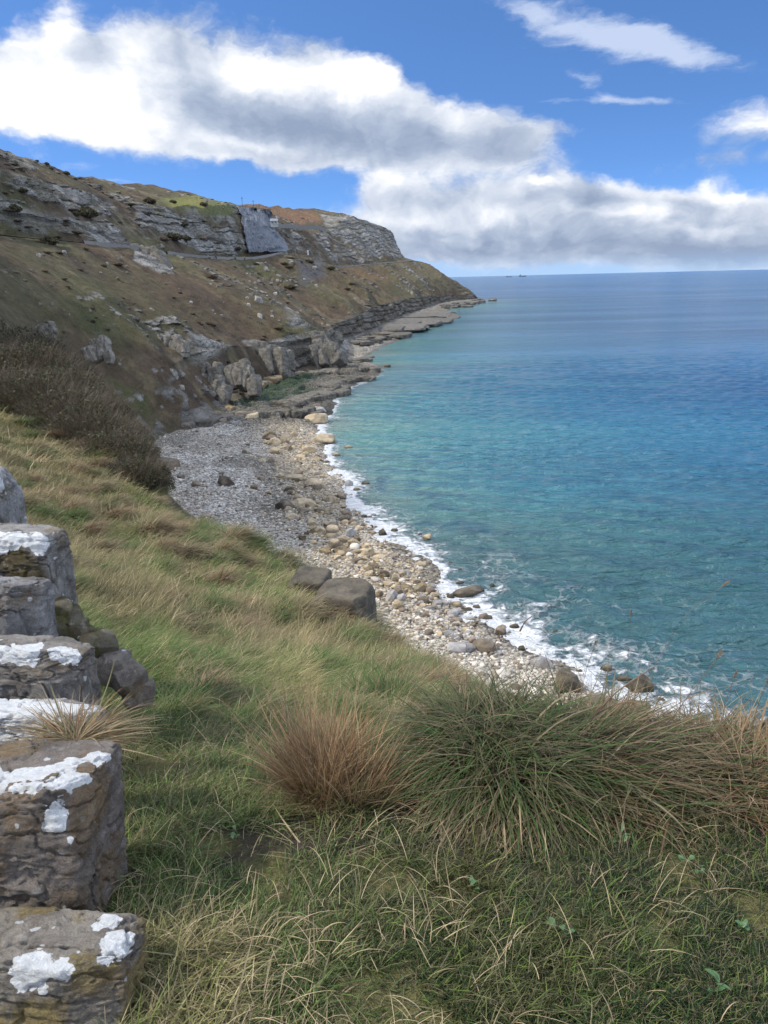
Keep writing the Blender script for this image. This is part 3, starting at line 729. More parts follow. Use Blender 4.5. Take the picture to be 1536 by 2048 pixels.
# ================================================================ rock materials
def rock_material(name, c0, c1, c2, scale=1.0, wet=False, crack=0.0):
    m, n, out = new_mat(name)
    co = n.node('ShaderNodeTexCoord').outputs['Object']
    rnd = n.node('ShaderNodeObjectInfo').outputs['Random']
    v = n.node('ShaderNodeVectorMath', {0: co, 1: n.node('ShaderNodeCombineXYZ', {0: n.math('MULTIPLY', rnd, 37.0), 1: n.math('MULTIPLY', rnd, 11.0), 2: 0.0}).outputs[0]}, operation='ADD').outputs[0]
    a = n.noise(v, 1.3*scale, 5, .6); b = n.noise(v, 6*scale, 5, .7); e = n.noise(v, .7*scale, 3, .5)
    col = n.mix(n.step(a, .35, .65), c0, c1)
    col = n.mix(n.math('MULTIPLY', n.step(e, .52, .68), .8), col, c2)
    k = n.math('ADD', n.math('MULTIPLY', b, 1.0), .5); k = n.math('MULTIPLY', k, n.math('ADD', .82, n.math('MULTIPLY', rnd, .36)))
    col = n.mix(1.0, col, n.node('ShaderNodeCombineXYZ', {0: k, 1: k, 2: k}).outputs[0], 'MULTIPLY')
    if wet:                                   # tide mark: the foot of the stone is dark and weedy
        gz = n.node('ShaderNodeSeparateXYZ', {0: n.node('ShaderNodeNewGeometry').outputs['Position']}).outputs[2]
        col = n.mix(n.math('MULTIPLY', n.step(n.math('ADD', gz, n.math('MULTIPLY', a, .5)), .95, .35), .7), col, (.035, .034, .026))
    h = n.math('ADD', n.math('MULTIPLY', b, .6), n.math('MULTIPLY', n.noise(v, 22*scale, 4, .7), .35))
    if crack:                                 # joints and bedding cracks
        wv = n.vmath('ADD', n.mapv(v, (crack*.7, crack*.7, crack*1.9), rot=(.2, .15, .3)), n.vmath('MULTIPLY', n.node('ShaderNodeTexNoise', {'Vector': v, 'Scale': crack*1.5, 'Detail': 3.0}).outputs['Color'], (1.8, 1.8, 1.8)))
        ed = n.node('ShaderNodeTexVoronoi', {'Vector': wv, 'Scale': 1.0}, feature='DISTANCE_TO_EDGE').outputs[0]
        ck = n.math('MULTIPLY', n.step(ed, .07, .0), n.step(n.noise(v, crack*1.2, 3, .6), .38, .58))
        col = n.mix(n.math('MULTIPLY', ck, .42), col, (.045, .042, .035))
        h = n.math('SUBTRACT', h, n.math('MULTIPLY', ck, 1.0))
    principled(n, out, Base_Color=col, Roughness=.88, Specular_IOR_Level=.25, Normal=n.bump(h, .9, .12/scale))
    return m
M_TAN = rock_material('tan_limestone', (.33, .265, .175), (.43, .355, .25), (.18, .145, .10), 1.8, True)
M_GREY = rock_material('grey_limestone', (.27, .255, .245), (.40, .385, .375), (.20, .175, .145), 1.0)
M_DARK = rock_material('dark_wet_rock', (.075, .062, .048), (.15, .125, .095), (.24, .205, .16), 1.0, True)
M_BROWN = rock_material('brown_boulder', (.17, .135, .10), (.25, .205, .155), (.12, .10, .08), 1.0, True)
M_OCHRE = rock_material('ochre_lichen_rock', (.24, .17, .085), (.21, .18, .13), (.11, .095, .075), .7, False, .5)
M_CRAG = rock_material('pale_crag', (.14, .128, .11), (.225, .208, .182), (.095, .084, .064), .8, False, .42)
M_CRAGD = rock_material('dark_crag', (.095, .088, .076), (.175, .162, .142), (.065, .06, .046), .8, False, .42)
M_BROW = rock_material('brow_stone', (.10, .085, .066), (.15, .13, .10), (.06, .054, .044), 3.0, False, 1.2)
M_LEDGE = rock_material('ledge_rock', (.085, .076, .062), (.16, .145, .12), (.055, .05, .038), .7, False, .5)

ROCKV = {}
def rock_mesh(kind, k, mat):
    """shared boulder meshes: kind 'round', 'block', 'slab', 'wedge'"""
    key = (kind, k, mat.name)
    if key in ROCKV: return ROCKV[key]
    pw, cuts, cut, rough = {'round': (2.3, 9, (.68, .96), .045), 'block': (3.4, 14, (.52, .90), .06), 'slab': (4.5, 9, (.65, .95), .04), 'wedge': (2.6, 14, (.42, .85), .05)}[kind]
    V, Fc = rock_shape(15, 100+k*7+len(kind), (1, 1, 1), pw, cuts, cut, rough)
    me = make_mesh('boulder', V, Fc, smooth=False); me.materials.append(mat)
    if kind == 'round': me.polygons.foreach_set('use_smooth', np.ones(len(me.polygons), bool))
    ROCKV[key] = me
    return me

def put_rock(name, u, v, w, h, kind, mat, label, cat='boulder', group=None, seed=0, P=None, depth=.8, sink=.30, tilt=0.0):
    """boulder whose foot shows at pixel (u, v), w by h pixels of the photograph in size"""
    r = np.random.default_rng(int(u*13+v*7)+seed)
    p = beach_at(u, v)[0] if P is None else P
    px = math.hypot(math.hypot(p[0], p[1]), p[2]-CAM_Z)/F_PX
    sx = w*px/2; dep = math.atan2(CAM_Z-p[2], math.hypot(p[0], p[1]))
    sz = max(h*px*.80, sx*.30)
    me = rock_mesh(kind, int(r.integers(0, 5)), mat)
    o = add(name, me, None, None, label, cat, group)
    o.location = (p[0], p[1]+sx*depth*.4, p[2]+sz*(1-2*sink)*.55)
    o.scale = (sx*1.08, sx*depth, sz); o.rotation_euler = (r.uniform(-.15, .15), tilt+r.uniform(-.12, .12), r.uniform(-.5, .5)+r.integers(0, 2)*math.pi)
    return o

def build_boulders():
    T, G, D, B, O = M_TAN, M_GREY, M_DARK, M_BROWN, M_OCHRE
    R = lambda *a: put_rock('boulder', *a)
    R(1135, 1380, 52, 40, 'block', D, 'large dark pitted boulder standing in white foam just beyond the tall grass')
    R(1283, 1386, 54, 44, 'wedge', D, 'dark wedge-shaped rock at the outer edge of the surf, right of the other boulders')
    R(1215, 1346, 26, 19, 'wedge', D, 'small dark pointed rock in the surf behind the two largest boulders')
    R(1247, 1362, 26, 8, 'slab', D, 'low dark sliver of rock awash between two boulders in the surf')
    R(1197, 1422, 66, 32, 'round', B, 'broad brown rounded boulder half hidden by the grass tussock', )
    R(1275, 1428, 50, 26, 'round', M_OCHRE, 'low olive brown boulder in the foam behind the tussock, lowest on the shore')
    R(1083, 1340, 46, 26, 'block', G, 'blocky grey boulder with holes where shingle meets the foam')
    R(940, 1194, 60, 22, 'wedge', D, 'long jagged dark reef of rock with foam all round it', 'reef rock')
    R(1003, 1271, 23, 22, 'block', B, 'reddish brown boulder alone in the foam above a bent grass stalk')
    R(975, 1240, 19, 9, 'round', D, 'small flat dark boulder in foam midway along the surf')
    R(915, 1213, 25, 11, 'round', T, 'oval tan boulder in foam below the long jagged reef')
    R(902, 1196, 15, 10, 'round', D, 'small dark rounded stone in foam left of the jagged reef')
    R(855, 1082, 22, 18, 'wedge', T, 'tan pyramid-shaped rock alone in the water farthest out from the stones')
    R(842, 1134, 23, 12, 'round', T, 'rounded tan boulder ringed by bright foam')
    R(858, 1187, 30, 20, 'wedge', B, 'dark brown wedge boulder at the waterline above the grey cobbles')
    R(866, 1176, 13, 10, 'block', G, 'small grey block touching the dark brown wedge boulder')
    R(699, 1072, 28, 20, 'wedge', G, 'grey pyramid boulder with one lit face at the edge of the foam')
    R(693, 1031, 20, 11, 'round', B, 'upper of two brown boulders stacked close in the foam', 'boulder', None)
    R(691, 1040, 21, 9, 'round', B, 'lower, flatter of two brown boulders close together in the foam')
    R(705, 1048, 18, 10, 'round', B, 'brown hump of rock in foam just below the stacked pair')
    R(652, 1110, 27, 18, 'block', M_OCHRE, 'left one of two yellowish boulders at the top of the stony bank')
    R(681, 1110, 34, 19, 'block', M_OCHRE, 'pale yellow boulder with dark cleft, right one of the yellowish pair')
    R(737, 1112, 20, 17, 'block', M_OCHRE, 'orange stained boulder beside the foam')
    R(764, 1152, 26, 18, 'block', B, 'bulky brown boulder at the lower end of the sunlit stones')
    R(738, 1145, 20, 12, 'round', M_OCHRE, 'mossy olive boulder among pale cobbles')
    R(796, 1186, 26, 18, 'wedge', B, 'brown boulder with a pale foot at the top of the grey shingle')
    R(791, 1160, 16, 15, 'block', T, 'upright tan block beside a bulky brown boulder')
    R(810, 1148, 22, 9, 'round', G, 'flat pinkish grey boulder lying in the foam')
    R(645, 886, 44, 18, 'block', T, 'largest tan boulder at the upper waterline, shaded on its left')
    R(697, 898, 17, 7, 'round', T, 'small tan rock showing above turquoise water')
    R(633, 846, 40, 18, 'slab', T, 'big tilted slab where the dark ledges end at the water')
    R(568, 1020, 36, 22, 'block', D, 'square dark block at the edge of the shaded shingle')
    R(449, 968, 36, 20, 'wedge', D, 'dark wedge of rock lying on pale shaded shingle')
    R(389, 971, 24, 12, 'wedge', B, 'brown pointed rock on pale shingle, left of the dark wedge')
    R(361, 957, 15, 8, 'round', D, 'small dark stone on pale shingle below the brambles')
    R(328, 935, 48, 15, 'slab', B, 'long low brown rock at the back of the shingle near the brambles')
    R(968, 1300, 44, 20, 'round', B, 'wide brown boulder at the lower edge of the grey shingle')
    R(913, 1303, 36, 16, 'slab', G, 'flat pale slab half buried in the grey shingle')
    R(908, 1231, 25, 13, 'round', G, 'rounded grey boulder at the foam edge, upper of two', 'boulder', None)
    R(914, 1244, 21, 9, 'round', B, 'low brown boulder under the rounded grey one at the foam edge')
    g = 'small rocks awash in the foam'
    for (u, v, w, h, m) in [(765, 1070, 16, 11, D), (790, 1064, 15, 8, D), (755, 1112, 22, 10, T), (758, 1119, 25, 10, T), (798, 1135, 14, 10, T), (846, 1206, 22, 14, B), (874, 1211, 21, 12, G), (891, 1210, 18, 9, G),
            (911, 1254, 16, 9, B), (936, 1222, 17, 6, D), (954, 1217, 16, 8, B), (1004, 1209, 17, 6, D), (1029, 1258, 18, 10, D), (1044, 1301, 14, 9, D), (921, 1142, 13, 5, D), (985, 1174, 10, 7, D),
            (921, 1168, 17, 5, D), (672, 913, 15, 8, T), (698, 972, 16, 13, G), (713, 982, 15, 7, B), (730, 969, 18, 7, D), (637, 952, 17, 8, B), (683, 996, 19, 11, B), (840, 1070, 8, 4, D), (728, 1034, 12, 5, D), (742, 1054, 10, 4, D), (900, 1128, 10, 4, D), (1062, 1262, 11, 4, D), (1112, 1266, 14, 5, D), (1016, 1240, 10, 4, B), (1325, 1402, 12, 5, D), (1160, 1345, 13, 6, B)]:
        put_rock('boulder', u, v, w, h, 'round', m, 'small dark or tan rock awash in the foam, one of many', 'boulder', g)
    g = 'tan boulders along the sunlit waterline'
    lb = 'tan boulder among many alike in the band of stones along the waterline'
    r = np.random.default_rng(5)
    for (u, v, w, h) in [(617, 904, 32, 16), (570, 888, 18, 20), (588, 872, 13, 10), (602, 920, 22, 12), (660, 995, 28, 10), (609, 1014, 42, 18), (586, 960, 36, 12), (582, 1036, 28, 10), (656, 1026, 22, 12), (640, 1066, 24, 14), (625, 1048, 22, 10)]:
        put_rock('boulder', u, v, w, h, 'block', M_TAN, lb, 'boulder', g)
    line = np.array([(560, 870), (590, 905), (585, 950), (605, 985), (635, 1015), (655, 1055), (690, 1090), (735, 1125), (780, 1160), (830, 1200), (880, 1235), (930, 1275), (990, 1315)], float)
    seg = np.linspace(0, len(line)-1.01, 400); r.shuffle(seg)
    n = 0
    for s in seg:
        if n >= 165: break
        i = int(s); p = line[i]*(1-s+i)+line[i+1]*(s-i)
        spread = 34 if s < 5 else 26
        u, v = p[0]+r.normal()*spread, p[1]+r.normal()*spread*.45
        P = beach_at(u, v)[0]; sd = float(shore_dist(P[0:1], P[1:2])[0])
        if sd < -2.5 or sd > 17: continue
        w = float(np.exp(r.normal(2.72, .36)))*(1 if s < 9 else .9)
        low = s > 9
        put_rock('boulder', u, v, w, w*r.uniform(.45, .7), r.choice(['block', 'block', 'wedge']), r.choice([M_GREY, M_GREY, M_BROWN] if low else [M_TAN, M_TAN, M_TAN, M_BROWN, M_OCHRE]),
                 'grey boulder among many alike where the lower shingle meets the foam' if low else lb, 'boulder', 'grey boulders along the lower waterline' if low else g)
        n += 1
    # shaded upper beach: angular blocks below the ledges
    g = 'angular blocks scattered on the shaded shingle'
    for k in range(75):
        u = r.uniform(300, 640); v = r.uniform(812, 1000)
        if u > 560 and v > 860: continue
        if v > 850+(u-300)*.75 or (v > 880 and r.random() < .65): continue
        w = float(np.exp(r.normal(2.5, .42)))*(1.25 if v < 860 else .9)
        put_rock('boulder', u, v, w, w*r.uniform(.4, .65), r.choice(['block', 'slab', 'wedge']), r.choice([M_GREY, M_BROWN, M_DARK, M_LEDGE]), 'angular grey brown block on the shaded shingle below the rock ledges, one of many', 'boulder', g)
    # rocks off the far shore
    for (u, v, w, h, lb) in [(895, 629, 13, 4, 'low dark skerry in calm water off the far cliffs'), (985, 602, 16, 2.5, 'thin dark reef just off the tip of the headland'), (775, 735, 12, 4, 'small dark rock in open water off the flat rock tongue'),
                             (835, 664, 7, 3, 'tiny dark rock in the water off the far boulder beach'), (745, 716, 8, 3, 'tiny dark rock in the bay between tongue and boulder beach')]:
        put_rock('sea_rock', u, v, w, h*1.6, 'slab', M_DARK, lb, 'rock')

def build_cobbles():
    """loose stones of the beach: nobody could count them"""
    r = np.random.default_rng(9); parts = []
    lib = [rock_shape(3, 900+k, (1, 1, 1), 2.6, 4, (.7, .98), .06) for k in range(10)]
    lib2 = [rock_shape(5, 950+k, (1, 1, 1), 2.8, 8, (.55, .95), .05) for k in range(10)]
    # even in the picture: choose sight lines over the beach
    u = r.uniform(270, 1250, 60000); v = 1450-(1450-830)*r.random(60000)**.85
    P = at_z(u, v, 1.5)
    fx, _ = coast_feats(P[:, 1])
    sd = shore_dist(P[:, 0], P[:, 1])
    lim = np.where(P[:, 1] < 130, 48, np.maximum(shore_wiggle(P[:, 1])-fx[:, 0], 5)+3)
    ok = (sd > -2.5) & (sd < lim) & (P[:, 1] < 210)
    P, sd = P[ok], sd[ok]
    ok = r.random(len(P)) < np.where(sd < 0, .25, 1)
    P, sd = P[ok][:26000], sd[ok][:26000]
    px = np.hypot(P[:, 1], 34)/F_PX
    size = np.clip(px*np.exp(r.normal(.62, .5, len(P)))*np.interp(P[:, 1], [60, 110, 150], [.95, .78, .55]), .06, .9)
    size *= 1+.8*np.exp(-((sd-5)/6)**2)*(r.random(len(P)) < .25)
    z = beach_z(P[:, 0], P[:, 1])+(fbm(P[:, 0]/5, P[:, 1]/7, octaves=4, seed=101)-.5)*1.1*sstep(-6, 3, sd)+(fbm(P[:, 0]/1.4, P[:, 1]/1.8, octaves=4, seed=102)-.5)*.5*sstep(-3, 2, sd)
    tanw = np.clip(np.exp(-((sd-6)/7)**2)*sstep(62, 90, P[:, 1]), 0, 1)
    for i in range(len(P)):
        L = lib2 if size[i] > 3.2*px[i] else lib
        V, Fc = L[int(r.integers(0, 10))]
        V = rotz(V*[1, r.uniform(.65, 1), r.uniform(.45, .75)], r.uniform(0, 6.3))*size[i]+[P[i, 0], P[i, 1], z[i]+size[i]*.2]
        g = np.array([.47, .43, .37])*r.uniform(.55, 1.35); tn = np.array([.41, .325, .215])*r.uniform(.6, 1.25)
        c = tn if r.random() < tanw[i]*.62 else (g if r.random() < .8 else np.array([.24, .19, .15])*r.uniform(.5, 1.2))
        if sd[i] < .8: c = c*.6
        parts.append((V, Fc, np.broadcast_to(c, V.shape)))
    V, Fc, C = join(parts)
    m, n, out = new_mat('cobble')
    co = n.node('ShaderNodeTexCoord').outputs['Object']; k = n.math('ADD', n.noise(co, 3, 5, .7), .5)
    principled(n, out, Base_Color=n.mix(1.0, n.attr('Col').outputs['Color'], n.node('ShaderNodeCombineXYZ', {0: k, 1: k, 2: k}).outputs[0], 'MULTIPLY'), Roughness=.85, Specular_IOR_Level=.25)
    add('pebbles', make_mesh('pebbles', V, Fc, C, smooth=True), m, label='loose grey and tan cobbles covering the curved beach', cat='pebbles', kind='stuff')

def crag(name, mat, label, cat, u, v, Y, w, h, n, seed, lean=0.0, size=(.13, .30), flat=1.0, deep=.7):
    n = int(n*2.0)
    """outcrop: a mass of blocks, w by h pixels, its foot at pixel (u, v)"""
    r = np.random.default_rng(seed); px = Y*1.03/F_PX
    c = at(u, v, Y-5); Wd, Hd = w*px, h*px; parts = []
    for k in range(n):
        t = (k+.5)/n
        x = r.uniform(-.5, .5)*Wd*(1-.45*t); zz = t*Hd*.82; y = (t-.35)*Hd*deep+r.uniform(-.2, .2)*Wd*.4
        s = Wd*r.uniform(*size)*(1-.35*t)
        V, Fc = rock_shape(14, seed*31+k, (s*r.uniform(.6, 1.0), s*r.uniform(.8, 1.1), s*r.uniform(.9, 1.6)*flat), 8.0, 9, (.60, .95), .028)
        V = roty(V, -lean+r.uniform(-.14, .14)); V = rotx(V, -.25+r.uniform(-.14, .14)); V = rotz(V, -.35+r.uniform(-.3, .3))
        parts.append((V+[x-zz*.25, y, zz], Fc))
    V, Fc, _ = join(parts)
    me = make_mesh(name, V, Fc, smooth=False)
    return add(name, me, mat, None, label, cat, None, None, c)

def build_crags():
    crag('rock_outcrop', M_CRAG, 'big pale grey crag with cracked slabs above the shaded shingle', 'outcrop', 338, 810, 196, 72, 66, 15, 11, .35)
    crag('rock_outcrop', M_CRAG, 'tall pale grey crag with dark hollows at its foot, right of the slabby crag', 'outcrop', 430, 796, 214, 60, 66, 15, 12, -.1)
    crag('rock_outcrop', M_CRAG, 'grey crag shoulder stepping down to the ochre ledge', 'outcrop', 487, 772, 226, 52, 46, 12, 13, .2)
    crag('rock_outcrop', M_CRAG, 'pair of small pale rocks on the turf above the big crags', 'outcrop', 345, 700, 215, 52, 24, 7, 14, .2)
    crag('rock_outcrop', M_CRAGD, 'dark rounded crag overhanging the boulder beach below a green shoulder', 'outcrop', 645, 722, 305, 66, 50, 16, 15, .3)
    crag('rock_outcrop', M_CRAGD, 'broken grey crag band behind the green weed flat', 'outcrop', 545, 730, 275, 80, 30, 14, 16, .25)
    crag('rock_outcrop', M_CRAG, 'weathered grey outcrop in the hillside above the brambles', 'outcrop', 205, 715, 172, 48, 38, 9, 17, .3)
    crag('rock_outcrop', M_CRAGD, 'dark mossy rock face left of the weathered outcrop, above the brambles', 'outcrop', 95, 682, 168, 46, 30, 8, 18, .3)
    crag('rock_outcrop', M_CRAG, 'pale shattered rocks just under the coast road', 'outcrop', 300, 540, 318, 66, 38, 18, 19, .6)
    crag('rock_outcrop', M_CRAG, 'small pale rock in the turf to the right of the shattered rocks', 'outcrop', 338, 552, 322, 28, 14, 6, 20, .3)
    # bedded ledges running out to the water
    r = np.random.default_rng(77)
    def ledge(u0, v0, u1, v1, n, mat, label, thick, seed, wide=1.0):
        rr = np.random.default_rng(seed); c0 = beach_at((u0+u1)/2, (v0+v1)/2)[0]
        root = add('rock_ledge', None, None, None, label, 'ledge', None, None, c0)
        A, B = beach_at(u0, v0)[0], beach_at(u1, v1)[0]; L = np.linalg.norm(B-A)/n
        for k in range(n):
            t = (k+rr.uniform(.2, .8))/n; p = beach_at(u0+(u1-u0)*t, v0+(v1-v0)*t+rr.normal()*3)[0]
            V, Fc = rock_shape(11, seed*13+k, (L*rr.uniform(.7, 1.1), L*rr.uniform(.55, .95)*wide, thick*rr.uniform(.7, 1.25)), 6.0, 9, (.66, .97), .04)
            V = roty(V, rr.uniform(-.08, .12)); V = rotz(V, math.atan2(B[1]-A[1], B[0]-A[0])+rr.uniform(-.2, .2))
            sl = add('slab', make_mesh('slab', V, Fc, smooth=False), mat, root); sl.location = tuple(p-c0+[0, 0, thick*.45])
    ledge(455, 806, 560, 760, 18, M_OCHRE, 'yellow ochre ledge of rock curving round the green weed', 1.5, 41)
    ledge(300, 845, 470, 812, 22, M_OCHRE, 'tumbled orange brown rocks along the foot of the crags', 1.0, 42, 1.4)
    ledge(360, 856, 520, 838, 9, M_CRAGD, 'dark grey ledge under the orange brown rocks', .9, 43)
    ledge(572, 815, 690, 783, 11, M_LEDGE, 'blocky dark ledge on the seaward side of the green weed', 1.5, 44)
    ledge(500, 842, 640, 826, 12, M_LEDGE, 'line of large grey slabs below the blocky ledge', 1.3, 45, 1.2)
    ledge(640, 775, 745, 756, 8, M_LEDGE, 'lower dark step of the flat rock tongue, at the water', 1.0, 46)
    ledge(630, 752, 752, 742, 10, M_LEDGE, 'middle step of the flat rock tongue, reaching farthest into the bay', 1.1, 47)
    ledge(640, 728, 735, 724, 9, M_LEDGE, 'upper pale step of the flat rock tongue below the dark crag', .9, 48)
    ledge(560, 752, 660, 744, 8, M_CRAGD, 'weedy dark rock strips at the back of the green flat', .8, 49)
    ledge(690, 690, 800, 672, 12, M_LEDGE, 'row of rough boulders across the far boulder beach', 1.4, 50, 1.5)
    ledge(760, 665, 870, 634, 12, M_CRAGD, 'dark rock shelf at the foot of the far sea cliff', 1.8, 51, 1.5)
    ledge(890, 617, 962, 604, 22, M_CRAGD, 'low rock platform running out to the tip of the headland', 2.2, 52, .7)
    # pale stones lying on the slope
    g = 'pale stones on the hillside'
    H = HILL; Pn = np.stack([H['X'], H['Y'], H['Z']], -1).reshape(-1, 3); sg = H['seg'].ravel()
    U, V_ = project(Pn)
    for k in range(110):
        if k < 75: uu, vv = r.uniform(60, 640), 0; vv = 500+r.random()*150+max(0, (uu-350)*.12)
        else: uu, vv = r.normal(530, 45), r.normal(560, 22)
        j = np.argmin(np.where((sg == 2) | (sg == 3), (U-uu)**2+(V_-vv)**2, 1e9))
        w = float(np.exp(r.normal(1.45, .4)))
        put_rock('limestone_rock', uu, vv, w*1.3, w, 'block', M_CRAG if k % 3 else M_GREY, 'pale limestone stone lying on the brown slope below the coast road, one of many', 'rock', g, k, Pn[j])

# ================================================================ the wall at the left
def stone_material():
    m, n, out = new_mat('lichen_stone')
    co = n.node('ShaderNodeTexCoord').outputs['Object']; lich = n.attr('lichen').outputs['Fac']; base = n.attr('Col').outputs['Color']
    a = n.noise(co, 9, 8, .72); b = n.noise(co, 46, 8, .8); e = n.noise(co, 210, 4, .7); f = n.noise(n.mapv(co, (1, 1, 1), (4, 2, 7)), 5, 5, .6)
    col = n.mix(n.math('MULTIPLY', n.step(a, .42, .66), .75), base, (.095, .082, .072))
    col = n.mix(n.math('MULTIPLY', n.step(f, .52, .66), .6), col, (.20, .145, .075))
    col = n.mix(n.math('MULTIPLY', n.step(n.noise(n.mapv(co, (1, 1, 1), (9, 5, 1)), 16, 5, .7), .60, .70), .5), col, (.36, .345, .32))
    k = n.math('ADD', n.math('MULTIPLY', b, 1.9), n.math('MULTIPLY', e, 1.3)); k = n.math('SUBTRACT', k, .40)
    col = n.mix(1.0, col, n.node('ShaderNodeCombineXYZ', {0: k, 1: k, 2: k}).outputs[0], 'MULTIPLY')
    lw = n.mix(n.step(b, .38, .60), (.70, .72, .73), (.90, .91, .92)); lw = n.mix(n.math('MULTIPLY', n.step(a, .56, .72), .35), lw, (.45, .47, .45))
    crust = n.step(n.math('ADD', lich, n.math('MULTIPLY', n.math('SUBTRACT', n.noise(co, 42, 8, .72), .5), 1.0)), .46, .54)
    sp = n.node('ShaderNodeTexVoronoi', {'Vector': n.vmath('ADD', co, n.vmath('MULTIPLY', n.node('ShaderNodeTexNoise', {'Vector': co, 'Scale': 40.0, 'Detail': 3.0}).outputs['Color'], (.02, .02, .02))), 'Scale': 22.0})
    spot = n.math('MULTIPLY', n.step(sp.outputs['Distance'], .22, .16), n.step(n.node('ShaderNodeSeparateColor', {0: sp.outputs['Color']}).outputs[0], .80, .84))
    crust = n.math('MAXIMUM', crust, n.math('MULTIPLY', spot, .75))
    col = n.mix(crust, col, lw)
    h = n.math('ADD', n.math('MULTIPLY', b, .5), n.math('MULTIPLY', e, .35)); h = n.math('ADD', n.math('MULTIPLY', a, .5), h)
    h = n.math('ADD', h, n.math('MULTIPLY', crust, .04))
    principled(n, out, Base_Color=col, Roughness=.92, Specular_IOR_Level=.2, Normal=n.bump(h, 1.0, .035))
    return m

STONES = [  # u0 v0 u1 v1 (photo pixels), distance, base colour, label, lichen patches (u, v, radius px), seed, power
 (-110, 930, 52, 1075, 3.9, (.25, .245, .245), 'plain grey wall stone with one round white lichen spot, farthest and topmost', [(8, 957, 20), (2, 975, 10)], 1, 2.6),
 (-120, 1045, 152, 1215, 3.25, (.22, .21, .20), 'tilted wall slab with white lichen streak along its edge and brown moss on it', [(12, 1062, 18), (35, 1070, 17), (55, 1082, 17), (72, 1098, 15), (85, 1112, 12), (-15, 1055, 20)], 22, 4.2),
 (-130, 1145, 115, 1285, 2.95, (.20, .195, .195), 'plain dark grey wall stone tucked under the mossy slab', [], 3, 3.2),
 (-150, 1262, 198, 1430, 2.52, (.20, .185, .17), 'broad grey wall stone with white lichen along its top edge and a large white patch', [(20, 1272, 20), (60, 1268, 16), (-30, 1275, 30), (100, 1284, 17), (125, 1292, 17), (145, 1301, 14), (47, 1309, 9), (48, 1333, 12), (15, 1290, 18), (158, 1332, 5)], 24, 4.2),
 (-150, 1392, 216, 1530, 2.2, (.34, .33, .32), 'wall stone crusted almost all over with pale lichen, under the brown grass tuft', [(20, 1440, 45), (70, 1400, 30), (110, 1390, 26), (160, 1395, 24), (195, 1408, 18), (-20, 1420, 60), (60, 1450, 30)], 5, 3.2),
 (-150, 1478, 248, 1850, 1.72, (.155, .135, .12), 'large dark brown wall stone with white crusted top and two white spots', [(205, 1490, 14), (180, 1492, 16), (150, 1500, 20), (110, 1515, 24), (60, 1525, 26), (10, 1530, 26), (-40, 1530, 30), (150, 1530, 22), (110, 1540, 20), (60, 1545, 16), (235, 1508, 9), (108, 1650, 21), (128, 1660, 10), (139, 1620, 14), (152, 1680, 6), (200, 1500, 14), (10, 1560, 8)], 26, 5.0),
 (-170, 1812, 298, 2100, 1.38, (.20, .18, .155), 'nearest wall stone with yellow stains and many white lichen spots', [(218, 1820, 17), (205, 1824, 12), (240, 1855, 22), (222, 1860, 18), (255, 1870, 14), (262, 1885, 10), (270, 1905, 9), (276, 1916, 9), (210, 1886, 10), (202, 1890, 6), (230, 1902, 11), (222, 1906, 8), (42, 1942, 30), (30, 1950, 20), (55, 1938, 20), (112, 1956, 16), (30, 1986, 14), (40, 1982, 10), (66, 1993, 8), (152, 1880, 4)], 27, 4.2),
]
M_STONE = None
def lichen_of(V3, patches, seed):
    u, v = project(V3); d = np.linalg.norm(V3-CAM, axis=1); L = np.zeros(len(V3))
    for (pu, pv, pr) in patches:
        e = np.hypot(u-pu, v-pv); near = e < 25
        if not near.any():
            j = np.argmin(e); c = V3[j]; 
        else:
            c = V3[np.where(near)[0][np.argmin(d[near])]]
        R = pr*np.linalg.norm(c-CAM)/F_PX*1.08
        k = np.linalg.norm(V3-c, axis=1) < R*2.6
        if not k.any(): continue
        Q = V3[k]; dd = np.linalg.norm(Q-c, axis=1)/R+(fbm(Q[:, 0]/R/.7, Q[:, 1]/R/.7, Q[:, 2]/R/.7, 4, seed+int(pu))-.5)*1.5
        L[k] = np.maximum(L[k], sstep(1.6, .5, dd))
    return L
